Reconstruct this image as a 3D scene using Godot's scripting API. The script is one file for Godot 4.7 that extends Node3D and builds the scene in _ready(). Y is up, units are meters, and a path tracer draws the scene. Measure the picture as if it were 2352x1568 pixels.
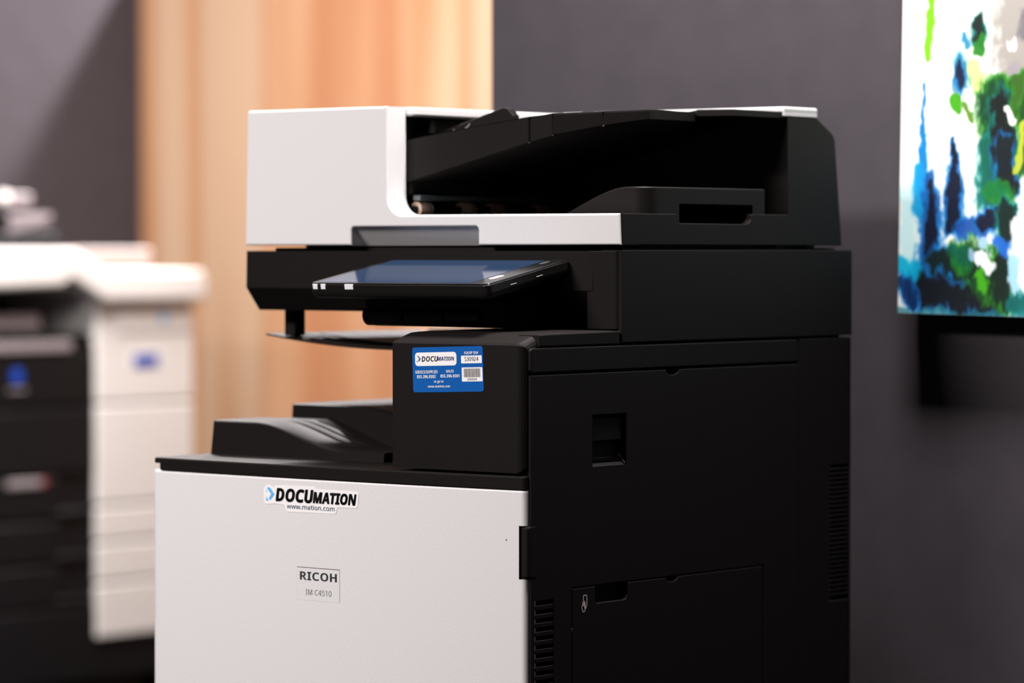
extends Node3D

var M := {}          # materials by name
var taken := {}      # names of top-level nodes
const UP := Vector3.UP
const BX := Vector3(1, 0, 0)
const BZ := Vector3(0, 0, 1)

# ------------------------------------------------------------------ mesh helpers
func mb() -> SurfaceTool:
	var st := SurfaceTool.new()
	st.begin(Mesh.PRIMITIVE_TRIANGLES)
	return st

func face(st: SurfaceTool, p: Array, hint: Vector3, group := -1) -> void:
	# a triangle or quad whose front looks along hint
	var n: Vector3 = (p[0] - p[2]).cross(p[0] - p[1])
	if n.length() < 1e-14 and p.size() > 3:
		n = (p[0] - p[3]).cross(p[0] - p[2])
	var q := p.duplicate()
	if n.dot(hint) < 0.0:
		q.reverse()
	st.set_smooth_group(group)
	st.add_vertex(q[0]); st.add_vertex(q[1]); st.add_vertex(q[2])
	if q.size() > 3:
		st.add_vertex(q[0]); st.add_vertex(q[2]); st.add_vertex(q[3])

func cbox(st: SurfaceTool, lo: Vector3, hi: Vector3, b := 0.002) -> void:
	# a box with chamfered edges
	var c := (lo + hi) / 2.0
	var h := (hi - lo).abs() / 2.0
	b = minf(b, minf(h.x, minf(h.y, h.z)) * 0.9)
	var v := func(s: Vector3, k: int) -> Vector3:
		var r := h - Vector3(b, b, b)
		r[k] = h[k]
		return c + s * r
	for k in 3:
		var i := (k + 1) % 3
		var j := (k + 2) % 3
		for sg in [-1.0, 1.0]:
			var pts := []
			for e in [[-1.0, -1.0], [1.0, -1.0], [1.0, 1.0], [-1.0, 1.0]]:
				var s := Vector3.ZERO
				s[k] = sg; s[i] = e[0]; s[j] = e[1]
				pts.append(v.call(s, k))
			var hint := Vector3.ZERO
			hint[k] = sg
			face(st, pts, hint)
		for a in [-1.0, 1.0]:
			for d in [-1.0, 1.0]:
				var s1 := Vector3.ZERO
				s1[i] = a; s1[j] = d; s1[k] = -1.0
				var s2 := s1
				s2[k] = 1.0
				var hint2 := Vector3.ZERO
				hint2[i] = a; hint2[j] = d
				face(st, [v.call(s1, i), v.call(s2, i), v.call(s2, j), v.call(s1, j)], hint2)
	for sx in [-1.0, 1.0]:
		for sy in [-1.0, 1.0]:
			for sz in [-1.0, 1.0]:
				var s := Vector3(sx, sy, sz)
				face(st, [v.call(s, 0), v.call(s, 1), v.call(s, 2)], s)

func inset(poly: PackedVector2Array, d: float, sharp := []) -> PackedVector2Array:
	# every edge of a counter-clockwise polygon moved inwards by d, those listed in sharp left where they are
	var out := PackedVector2Array()
	var n := poly.size()
	for i in n:
		var h := (i + n - 1) % n
		var b := poly[i]
		var e1 := (b - poly[h]).normalized()
		var e2 := (poly[(i + 1) % n] - b).normalized()
		var n1 := Vector2(-e1.y, e1.x)
		var n2 := Vector2(-e2.y, e2.x)
		var d1 := 0.0 if sharp.has(h) else d
		var d2 := 0.0 if sharp.has(i) else d
		var k := n1.cross(n2)
		if absf(k) < 0.15 or (d1 == d2 and n1.dot(n2) < -0.5):
			var m := (n1 + n2)
			out.append(b + (m.normalized() if m.length() > 0.05 else n1) * (d1 + d2) / 2.0)
		else:
			out.append(b + Vector2(d1 * n2.y - d2 * n1.y, d2 * n1.x - d1 * n2.x) / k)
	return out

func slab(st: SurfaceTool, poly_in: Array, o: Vector3, ex: Vector3, ey: Vector3, en: Vector3, h0: float, h1: float, b1 := 0.0, b0 := 0.0, steps := 2, sharp_below := -99.0) -> void:
	# an outline in the plane (o, ex, ey) pushed along en from h0 to h1, its rims rounded by b0 and b1
	var poly := PackedVector2Array(poly_in)
	if Geometry2D.is_polygon_clockwise(poly):
		poly.reverse()
	var area := 0.0
	for i in poly.size():
		area += poly[i].cross(poly[(i + 1) % poly.size()])
	if area < 0.0:
		poly.reverse()
	var sharp := []
	for i in poly.size():
		if (poly[i].y + poly[(i + 1) % poly.size()].y) / 2.0 < sharp_below:
			sharp.append(i)
	var at := func(p: Vector2, h: float) -> Vector3:
		return o + ex * p.x + ey * p.y + en * h
	var rings := []
	if b0 > 0.0:
		for k in steps:
			var t := float(k) / steps * PI / 2.0
			rings.append([inset(poly, b0 * (1.0 - sin(t)), sharp), h0 + b0 * (1.0 - cos(t))])
		rings.append([poly, h0 + b0])
	else:
		rings.append([poly, h0])
	if b1 > 0.0:
		rings.append([poly, h1 - b1])
		for k in range(1, steps + 1):
			var t := float(k) / steps * PI / 2.0
			rings.append([inset(poly, b1 * (1.0 - cos(t)), sharp), h1 - b1 * (1.0 - sin(t))])
	else:
		rings.append([poly, h1])
	for r in rings.size() - 1:
		var A: PackedVector2Array = rings[r][0]
		var B: PackedVector2Array = rings[r + 1][0]
		var ha: float = rings[r][1]
		var hb: float = rings[r + 1][1]
		var tilt := 0.0
		if hb <= h0 + b0 + 1e-9 and b0 > 0.0:
			tilt = -0.7
		elif ha >= h1 - b1 - 1e-9 and b1 > 0.0:
			tilt = 0.7
		for i in poly.size():
			var j := (i + 1) % poly.size()
			var e := poly[j] - poly[i]
			var out := ex * e.y - ey * e.x
			face(st, [at.call(A[i], ha), at.call(A[j], ha), at.call(B[j], hb), at.call(B[i], hb)], out.normalized() + en * tilt)
	for side in [0, 1]:
		var P: PackedVector2Array = rings[0][0] if side == 0 else rings[-1][0]
		var h: float = h0 if side == 0 else h1
		var ids := Geometry2D.triangulate_polygon(P)
		for t in range(0, ids.size(), 3):
			face(st, [at.call(P[ids[t]], h), at.call(P[ids[t + 1]], h), at.call(P[ids[t + 2]], h)], en * (1.0 if side == 1 else -1.0))

func rrect(x0: float, y0: float, x1: float, y1: float, r: float, seg := 4) -> Array:
	var out := []
	for c in [[x1 - r, y0 + r, -PI / 2], [x1 - r, y1 - r, 0.0], [x0 + r, y1 - r, PI / 2], [x0 + r, y0 + r, PI]]:
		for k in seg + 1:
			var a: float = c[2] + PI / 2 * k / seg
			out.append(Vector2(c[0] + cos(a) * r, c[1] + sin(a) * r))
	return out

func cyl(st: SurfaceTool, a: Vector3, b: Vector3, r0: float, r1: float, n := 20) -> void:
	var d := (b - a).normalized()
	var u := d.cross(UP if absf(d.y) < 0.9 else BX).normalized()
	var w := d.cross(u)
	for i in n:
		var t0 := TAU * i / n
		var t1 := TAU * (i + 1) / n
		var p0 := u * cos(t0) + w * sin(t0)
		var p1 := u * cos(t1) + w * sin(t1)
		face(st, [a + p0 * r0, a + p1 * r0, b + p1 * r1, b + p0 * r1], p0 + p1, 1)
		face(st, [a, a + p0 * r0, a + p1 * r0], -d)
		face(st, [b, b + p0 * r1, b + p1 * r1], d)

func ball(st: SurfaceTool, c: Vector3, r: float, n := 16) -> void:
	for i in n:
		for j in n:
			var f := func(ii: int, jj: int) -> Vector3:
				var th := PI * ii / n
				var ph := TAU * jj / n
				return Vector3(sin(th) * cos(ph), cos(th), sin(th) * sin(ph)) * r
			var p := [f.call(i, j), f.call(i + 1, j), f.call(i + 1, j + 1), f.call(i, j + 1)]
			var q := []
			for x in p:
				q.append(c + x)
			face(st, q, p[0] + p[1] + p[2] + p[3], 1)

func grid(st: SurfaceTool, us: Array, vs: Array, f: Callable, hint: Vector3, group := 1) -> void:
	for i in us.size() - 1:
		for j in vs.size() - 1:
			face(st, [f.call(us[i], vs[j]), f.call(us[i + 1], vs[j]), f.call(us[i + 1], vs[j + 1]), f.call(us[i], vs[j + 1])], hint, group)

func steps(a: float, b: float, n: int) -> Array:
	var out := []
	for i in n + 1:
		out.append(lerpf(a, b, float(i) / n))
	return out

func put(st: SurfaceTool, called: String, mat: Material, parent: Node3D) -> MeshInstance3D:
	st.generate_normals()
	var o := MeshInstance3D.new()
	o.name = called
	o.mesh = st.commit()
	o.material_override = null
	o.mesh.surface_set_material(0, mat)
	parent.add_child(o, true)
	if parent.has_meta("origin"):
		o.position = -(parent.get_meta("origin") as Vector3)
	return o

func thing(called: String, label: String, category: String, at: Vector3, group := "") -> Node3D:
	# a Node3D at the thing's base; its parts are built in room coordinates
	var o := Node3D.new()
	o.name = called
	add_child(o, true)
	o.position = at
	o.set_meta("origin", at)
	o.set_meta("label", label)
	o.set_meta("category", category)
	if group != "":
		o.set_meta("group", group)
	return o

func structure(st: SurfaceTool, called: String, mat: Material, label: String) -> MeshInstance3D:
	var o := put(st, called, mat, self)
	o.set_meta("kind", "structure")
	o.set_meta("label", label)
	o.set_meta("category", called.split("_")[0])
	return o

# lettering: the outline of a text laid into the box [0, w] x [0, h], then carried into the scene by place(Vector2, lift)
func lettering(s: String, bold: bool, w: float, h: float, slant: float, place: Callable, mat: Material, parent: Node3D, fat := 0.0, fam := "Droid Sans") -> void:
	var font := SystemFont.new()
	font.font_names = PackedStringArray([fam])
	font.font_weight = 700 if bold else 400
	var tm := TextMesh.new()
	tm.text = s
	tm.font = font
	tm.font_size = 48
	tm.pixel_size = 0.01
	tm.depth = 0.02
	tm.curve_step = 1.0
	var arr := tm.get_mesh_arrays()
	var v: PackedVector3Array = arr[Mesh.ARRAY_VERTEX]
	var idx = arr[Mesh.ARRAY_INDEX]
	if v.is_empty():
		return
	var lo := v[0]
	var hi := v[0]
	for p in v:
		lo = lo.min(p)
		hi = hi.max(p)
	var d := hi - lo
	var st := mb()
	var ids: Array = Array(idx) if idx != null and idx.size() else range(v.size())
	var offs := [Vector2.ZERO]
	if fat > 0.0:
		for k in 8:
			offs.append(Vector2(cos(TAU * k / 8.0), sin(TAU * k / 8.0)) * fat)
	for o in offs:
		for t in range(0, ids.size(), 3):
			st.set_smooth_group(-1)
			for k in 3:
				var p: Vector3 = (v[ids[t + k]] - lo) / d
				st.add_vertex(place.call(Vector2(p.x * (w - slant * h) + slant * p.y * h, p.y * h) + o, p.z))
	put(st, "lettering", mat, parent)

# a line of given width drawn as thin raised strips
func stroke(st: SurfaceTool, pts: Array, width: float, place: Callable, closed := false) -> void:
	var n := pts.size()
	for i in (n if closed else n - 1):
		var a: Vector2 = pts[i]
		var b: Vector2 = pts[(i + 1) % n]
		var d := (b - a).normalized() * width / 2.0
		var s := Vector2(-d.y, d.x)
		var q := [place.call(a - d - s, 1.0), place.call(b + d - s, 1.0), place.call(b + d + s, 1.0), place.call(a - d + s, 1.0)]
		face(st, q, place.call(a, 2.0) - place.call(a, 0.0))

# ------------------------------------------------------------------ materials
func noise_tex(freq: float, lo: Color, hi: Color, size := 256, oct := 3, kind := FastNoiseLite.TYPE_SIMPLEX_SMOOTH) -> ImageTexture:
	var n := FastNoiseLite.new()
	n.seed = 7
	n.noise_type = kind
	n.frequency = freq
	n.fractal_octaves = oct
	var im := n.get_seamless_image(size, size)
	im.convert(Image.FORMAT_RGB8)
	var out := Image.create(size, size, false, Image.FORMAT_RGB8)
	for y in size:
		for x in size:
			out.set_pixel(x, y, lo.lerp(hi, im.get_pixel(x, y).r))
	return ImageTexture.create_from_image(out)

func mat(called: String, c: Color, rough: float, spec := 0.5, metal := 0.0) -> StandardMaterial3D:
	var m := StandardMaterial3D.new()
	m.resource_name = called
	m.albedo_color = c
	m.roughness = rough
	m.metallic_specular = spec
	m.metallic = metal
	M[called] = m
	return m

func grain(m: StandardMaterial3D, tex: Texture2D, per_metre: float, bump := 0.0, bump_tex: Texture2D = null) -> void:
	m.albedo_texture = tex
	m.uv1_triplanar = true
	m.uv1_world_triplanar = true
	m.uv1_scale = Vector3.ONE * per_metre
	if bump > 0.0:
		m.heightmap_enabled = true
		m.heightmap_texture = bump_tex if bump_tex else tex
		m.heightmap_scale = bump

func make_materials() -> void:
	var fine := noise_tex(0.12, Color(0.93, 0.93, 0.93), Color(1, 1, 1))
	var stipple := noise_tex(0.05, Color(0.90, 0.90, 0.90), Color(1, 1, 1), 512, 4)
	grain(mat("white_plastic", Color(0.915, 0.905, 0.905), 0.5), fine, 14.0, 0.004)
	grain(mat("black_plastic", Color(0.094, 0.082, 0.078), 0.56, 0.25), fine, 14.0, 0.006)
	mat("gloss_black", Color(0.055, 0.053, 0.054), 0.16, 0.5)
	mat("panel_black", Color(0.088, 0.081, 0.078), 0.34, 0.40)
	var lcd := mat("screen_blue", Color(0.06, 0.09, 0.14), 0.07, 0.5)
	lcd.emission_enabled = true
	lcd.emission = Color(0.20, 0.31, 0.46)
	lcd.emission_energy_multiplier = 0.55
	mat("key_grey", Color(0.30, 0.30, 0.31), 0.2, 0.5)
	mat("print_white", Color(0.93, 0.93, 0.95), 0.45)
	mat("print_dark", Color(0.15, 0.14, 0.16), 0.5)
	mat("print_navy", Color(0.11, 0.16, 0.36), 0.5)
	mat("print_ink", Color(0.15, 0.17, 0.18), 0.5)
	mat("print_grey", Color(0.42, 0.45, 0.45), 0.5)
	mat("print_slate", Color(0.17, 0.22, 0.32), 0.5)
	mat("print_sky", Color(0.33, 0.71, 0.95), 0.5)
	mat("print_blue", Color(0.0, 0.345, 0.66), 0.4)
	mat("print_bars", Color(0.30, 0.28, 0.27), 0.5)
	mat("icon_grey", Color(0.86, 0.81, 0.80), 0.5)
	mat("sticker_white", Color(0.97, 0.96, 0.96), 0.4)
	mat("roller_beige", Color(0.80, 0.69, 0.61), 0.5)
	mat("metal_grey", Color(0.36, 0.38, 0.39), 0.4, 0.5, 0.3)
	var paint := noise_tex(0.02, Color(0.93, 0.93, 0.93), Color(1, 1, 1), 256, 3)
	grain(mat("wall_paint", Color(0.262, 0.242, 0.260), 0.62, 0.4), paint, 2.0, 0.05, stipple)
	grain(mat("far_paint", Color(0.275, 0.255, 0.278), 0.7, 0.4), paint, 2.0)
	grain(mat("ceiling_white", Color(0.70, 0.69, 0.68), 0.9, 0.2), stipple, 2.0)
	grain(mat("carpet", Color(0.17, 0.165, 0.175), 0.95, 0.1), noise_tex(0.2, Color(0.55, 0.55, 0.55), Color(1, 1, 1)), 4.0)
	mat("copier_white", Color(0.90, 0.88, 0.865), 0.45)
	mat("copier_black", Color(0.080, 0.078, 0.088), 0.5, 0.28)
	mat("copier_grey", Color(0.56, 0.52, 0.53), 0.4)
	mat("copier_tan", Color(0.66, 0.60, 0.57), 0.5)
	mat("logo_blue", Color(0.08, 0.28, 0.70), 0.4)
	mat("red_print", Color(0.60, 0.12, 0.16), 0.5)
	mat("caster_grey", Color(0.2, 0.2, 0.2), 0.5)
	mat("canvas_edge", Color(0.86, 0.87, 0.86), 0.8, 0.2)
	for k in 3:
		var w := mat("wood_%d" % k, [Color(0.95, 0.95, 0.95), Color(0.95, 0.94, 0.93), Color(0.92, 0.915, 0.91)][k], 0.42, 0.4)
		w.albedo_texture = wood_tex(11 + k * 5)
		w.uv1_triplanar = true
		w.uv1_scale = Vector3(1.1, 0.42, 1.1)
		w.uv1_offset = Vector3(0.31 * k, 0.17 * k, 0.0)
	mat("canvas_paint", Color(1, 1, 1), 0.55, 0.4).albedo_texture = painting_tex()
	var lamp := mat("lamp_glow", Color(1, 1, 1), 0.6)
	lamp.emission_enabled = true
	lamp.emission = Color(1.0, 0.965, 0.93)
	lamp.emission_energy_multiplier = 3.0
	mat("lamp_frame", Color(0.85, 0.85, 0.84), 0.5)

func wood_tex(sd: int) -> ImageTexture:
	# veneer: broad figure and fine pores, both drawn out along the grain (v)
	var a := FastNoiseLite.new()
	a.seed = sd
	a.frequency = 0.009
	a.fractal_octaves = 2
	var b := FastNoiseLite.new()
	b.seed = sd + 1
	b.frequency = 0.11
	b.fractal_octaves = 2
	var S := 384
	var im := Image.create(S, S, false, Image.FORMAT_RGB8)
	var c0 := Color(0.795, 0.560, 0.405)
	var c1 := Color(0.855, 0.660, 0.510)
	var c2 := Color(0.905, 0.76, 0.635)
	for y in S:
		for x in S:
			var ph := TAU * y / S
			var n := a.get_noise_3d(x * 1.0, 9.0 * cos(ph), 9.0 * sin(ph)) * 1.3 + 0.5
			# blend the seam so the picture repeats across the grain
			var t := clampf((x - (S - 48.0)) / 48.0, 0.0, 1.0)
			n = lerpf(n, a.get_noise_3d(x - S, 9.0 * cos(ph), 9.0 * sin(ph)) * 1.3 + 0.5, t)
			var g := b.get_noise_3d(x * 3.0, 14.0 * cos(ph), 14.0 * sin(ph)) * 0.12
			var v := clampf(n + g, 0.0, 1.0)
			var c := c0.lerp(c1, clampf(v / 0.62, 0.0, 1.0)).lerp(c2, clampf((v - 0.62) / 0.38, 0.0, 1.0))
			im.set_pixel(x, y, c)
	return ImageTexture.create_from_image(im)

func painting_tex() -> ImageTexture:
	# poured and dragged paint on a white ground, plus a painted fold highlight; positions in millimetres from the lower left corner of the canvas
	var W := 620
	var H := 820
	var im := Image.create(W, H, false, Image.FORMAT_RGB8)
	im.fill(Color(0.965, 0.97, 0.955))
	var n := FastNoiseLite.new()
	n.seed = 5
	n.frequency = 0.045
	n.fractal_octaves = 4
	# [x0, y0, x1, y1, r0, r1, softness, stretch, r, g, b, cover]
	var S := [
		[176, 330, 176, 400, 40, 48, .8, 1, .60, .58, .55, .9], [182, 372, 184, 352, 12, 14, .8, 1, .42, .41, .43, .8],
		[165, 312, 168, 300, 10, 12, .7, 1, .60, .57, .60, .8], [120, 380, 124, 392, 14, 20, .9, 1, .80, .78, .76, .7],
		[11, 160, 13, 60, 10, 16, .9, 1, .78, .93, .94, .9], [54, 230, 58, 190, 12, 12, .9, 1, .86, .95, .97, .8],
		[50, 345, 54, 320, 8, 11, .9, 1, .91, .93, .76, .8], [74, 360, 80, 330, 12, 16, .9, 1, .72, .91, .88, .9],
		[104, 312, 108, 296, 10, 14, .9, 1, .84, .91, .52, .9],
		[40, 400, 38, 325, 5, 6, .25, 1, .44, .79, .08, 1], [20, 375, 21, 373, 2, 2, .4, 1, .62, .82, .2, 1],
		[110, 366, 113, 352, 10, 13, .5, 1, .05, .12, .10, 1], [116, 348, 112, 334, 7, 9, .6, 1, .12, .46, .12, .95],
		[92, 347, 94, 344, 5, 6, .6, 1, .15, .5, .66, .95],
		[84, 320, 88, 290, 9, 12, .7, 1, .10, .45, .62, .9], [84, 318, 88, 288, 5, 7, .6, 1, .03, .10, .22, 1],
		[80, 275, 82, 262, 7, 9, .5, 1, .26, .64, .07, 1], [94, 266, 104, 246, 3, 4, .7, 1, .35, .50, .10, .9],
		[150, 280, 178, 296, 20, 12, .7, 1, .12, .30, .05, 1], [138, 268, 152, 190, 30, 24, .55, 1, .02, .24, .12, 1], [146, 262, 156, 190, 20, 18, .7, 1, .02, .07, .06, 1],
		[126, 216, 132, 150, 12, 20, .7, 1, .0, .36, .30, .95], [150, 210, 158, 166, 16, 18, .6, 1, .03, .09, .11, 1],
		[172, 300, 174, 250, 10, 16, .7, 1, .20, .38, .08, .95], [184, 262, 182, 180, 12, 12, .7, 1, .08, .28, .06, .9],
		[180, 236, 171, 180, 3, 5, .5, 1, .70, .76, .22, 1],
		[33, 288, 32, 225, 2, 6, .6, 1, .08, .48, .74, 1], [32, 228, 36, 160, 6, 9, .7, 1, .03, .50, .78, 1],
		[28, 184, 34, 132, 8, 15, .7, 1, .0, .58, .84, .9],
		[44, 170, 46, 60, 10, 20, .7, 1, .05, .30, .58, .9], [46, 165, 48, 55, 5, 13, .5, 1, .02, .06, .17, 1],
		[79, 222, 80, 118, 3, 19, .7, 1, .05, .28, .55, .85], [79, 220, 80, 112, 2, 14, .45, 1, .015, .06, .17, 1],
		[96, 106, 128, 116, 12, 16, .7, 1, .06, .28, .62, .9], [120, 116, 142, 122, 10, 12, .6, 1, .03, .07, .18, 1],
		[136, 156, 150, 152, 13, 15, .8, 1, .04, .46, .20, .9], [160, 130, 164, 96, 16, 20, .6, 1, .02, .14, .12, 1],
		[44, 34, 132, 30, 34, 40, .6, 1, .03, .06, .10, 1], [58, 66, 118, 58, 18, 22, .7, 1, .02, .12, .13, 1], [104, 74, 128, 46, 20, 26, .8, 1, .02, .17, .10, .9],
		[88, 78, 96, 70, 14, 16, .7, 1, .0, .36, .26, .9], [150, 70, 156, 30, 18, 26, .6, 1, .03, .13, .09, 1],
		[146, 92, 160, 84, 10, 12, .7, 1, .10, .40, .80, .95], [184, 110, 186, 44, 18, 22, .4, 1, .965, .965, .96, 1],
		[170, 64, 172, 44, 8, 8, .8, 1, .62, .84, .95, .9], [190, 130, 200, 150, 14, 16, .5, 1, .96, .96, .95, 1],
		[8, 62, 22, 50, 12, 14, .8, 1, .0, .68, .84, .9], [10, 34, 18, 20, 14, 16, .7, 1, .0, .16, .36, .95],
		[176, 20, 200, 16, 16, 22, .7, 1, .0, .38, .37, .95], [-20, -4, 640, -4, 8, 8, .5, 1, .08, .44, .50, .7],  # second stroke paints the highlight along the bottom fold of the canvas
		[160, 342, 163, 338, 7, 6, .3, 1, .96, .97, .96, 1], [158, 254, 164, 246, 6, 8, .3, 1, .96, .96, .95, 1],
		[118, 76, 130, 62, 8, 12, .35, 1, .95, .97, .97, 1], [120, 95, 124, 90, 5, 5, .6, 1, .62, .80, .90, .9],
		[107, 80, 109, 72, 4, 4, .6, 1, .60, .72, .86, .9], [120, 46, 126, 36, 8, 10, .6, 1, .26, .66, .08, 1],
		[240, 300, 300, 90, 18, 34, .6, 1, .02, .25, .42, 1], [330, 420, 320, 180, 14, 30, .6, 1, .05, .42, .16, 1],
		[420, 360, 460, 60, 20, 40, .6, 1, .02, .10, .18, 1], [520, 500, 540, 120, 16, 34, .6, 1, .0, .5, .66, 1],
		[230, 640, 260, 430, 10, 22, .6, 1, .36, .70, .10, 1], [70, 700, 60, 440, 8, 16, .6, 1, .05, .40, .68, 1],
		[390, 760, 400, 520, 14, 22, .7, 1, .66, .65, .64, .9], [150, 620, 160, 470, 16, 22, .7, 1, .04, .16, .18, 1],
		[260, 30, 600, 30, 26, 40, .6, 1, .02, .12, .16, 1],
	]
	var fine := FastNoiseLite.new()
	fine.seed = 12
	fine.frequency = 0.09
	fine.fractal_octaves = 3
	for s in S:
		var a := Vector2(s[0], s[1])
		var b := Vector2(s[2], s[3])
		var rm: float = maxf(s[4], s[5]) * 1.45 + 12.0
		var x0 := int(maxf(0, minf(a.x, b.x) - rm))
		var x1 := int(minf(W - 1, maxf(a.x, b.x) + rm))
		var y0 := int(maxf(0, minf(a.y, b.y) - rm))
		var y1 := int(minf(H - 1, maxf(a.y, b.y) + rm))
		var ab := b - a
		var core := Color(s[8], s[9], s[10])
		var rim := core
		# thinned paint round a dark pour is purer and lighter than its middle
		if core.r + core.g + core.b < 1.0:
			rim = Color(0.05, 0.46, 0.78) if core.b > core.g * 1.08 else (Color(0.02, 0.50, 0.46) if core.b > core.g * 0.78 else Color(0.16, 0.52, 0.10))
		var soft: float = float(s[6]) * 1.3
		for y in range(y0, y1 + 1):
			for x in range(x0, x1 + 1):
				var p := Vector2(x + 6.0 * n.get_noise_2d(x * 0.8, y * 0.35) + 2.5 * fine.get_noise_2d(x, y * 0.5), y + 12.0 * n.get_noise_2d(x * 0.7 + 300.0, y * 0.4))
				var t := clampf((p - a).dot(ab) / maxf(ab.length_squared(), 1e-3), 0.0, 1.0)
				var r: float = lerpf(s[4], s[5], t)
				var d := (p - a - ab * t).length() / r + fine.get_noise_2d(x * 1.2, y * 0.55 + 90.0) * 0.30 * soft
				var q := clampf((1.0 + 0.38 * soft - d) / (0.25 + 1.0 * soft), 0.0, 1.0)
				if q > 0.0:
					var k: float = smoothstep(0.0, 0.55, q) * float(s[11])
					var c := rim.lerp(core, smoothstep(0.18, 0.75, q + 0.35 * n.get_noise_2d(x * 1.7 + 40.0, y * 0.6)))
					im.set_pixel(x, H - 1 - y, im.get_pixel(x, H - 1 - y).lerp(c, k))
	return ImageTexture.create_from_image(im)

# ------------------------------------------------------------------ the near multifunction printer
func bow(x: float) -> float:
	var t := (x + 0.294) / 0.294
	return 0.007 * (1.0 - t * t)

func front_outline(x0: float, r: float) -> Array:
	# the bowed front of the machine seen from above, left to right, as (x, z)
	var xr := -0.003
	var out := [Vector2(x0, bow(x0) - 0.006), Vector2(x0 + 0.0018, bow(x0) - 0.0018), Vector2(x0 + 0.006, bow(x0))]
	for x in steps(x0 + 0.012, xr - r, 44):
		out.append(Vector2(x, bow(x)))
	var zc := bow(xr - r) - r
	for k in range(1, 8):
		var a := PI / 2 - PI / 2 * k / 7.0
		out.append(Vector2(xr - r + cos(a) * r, zc + sin(a) * r))
	return out

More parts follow.
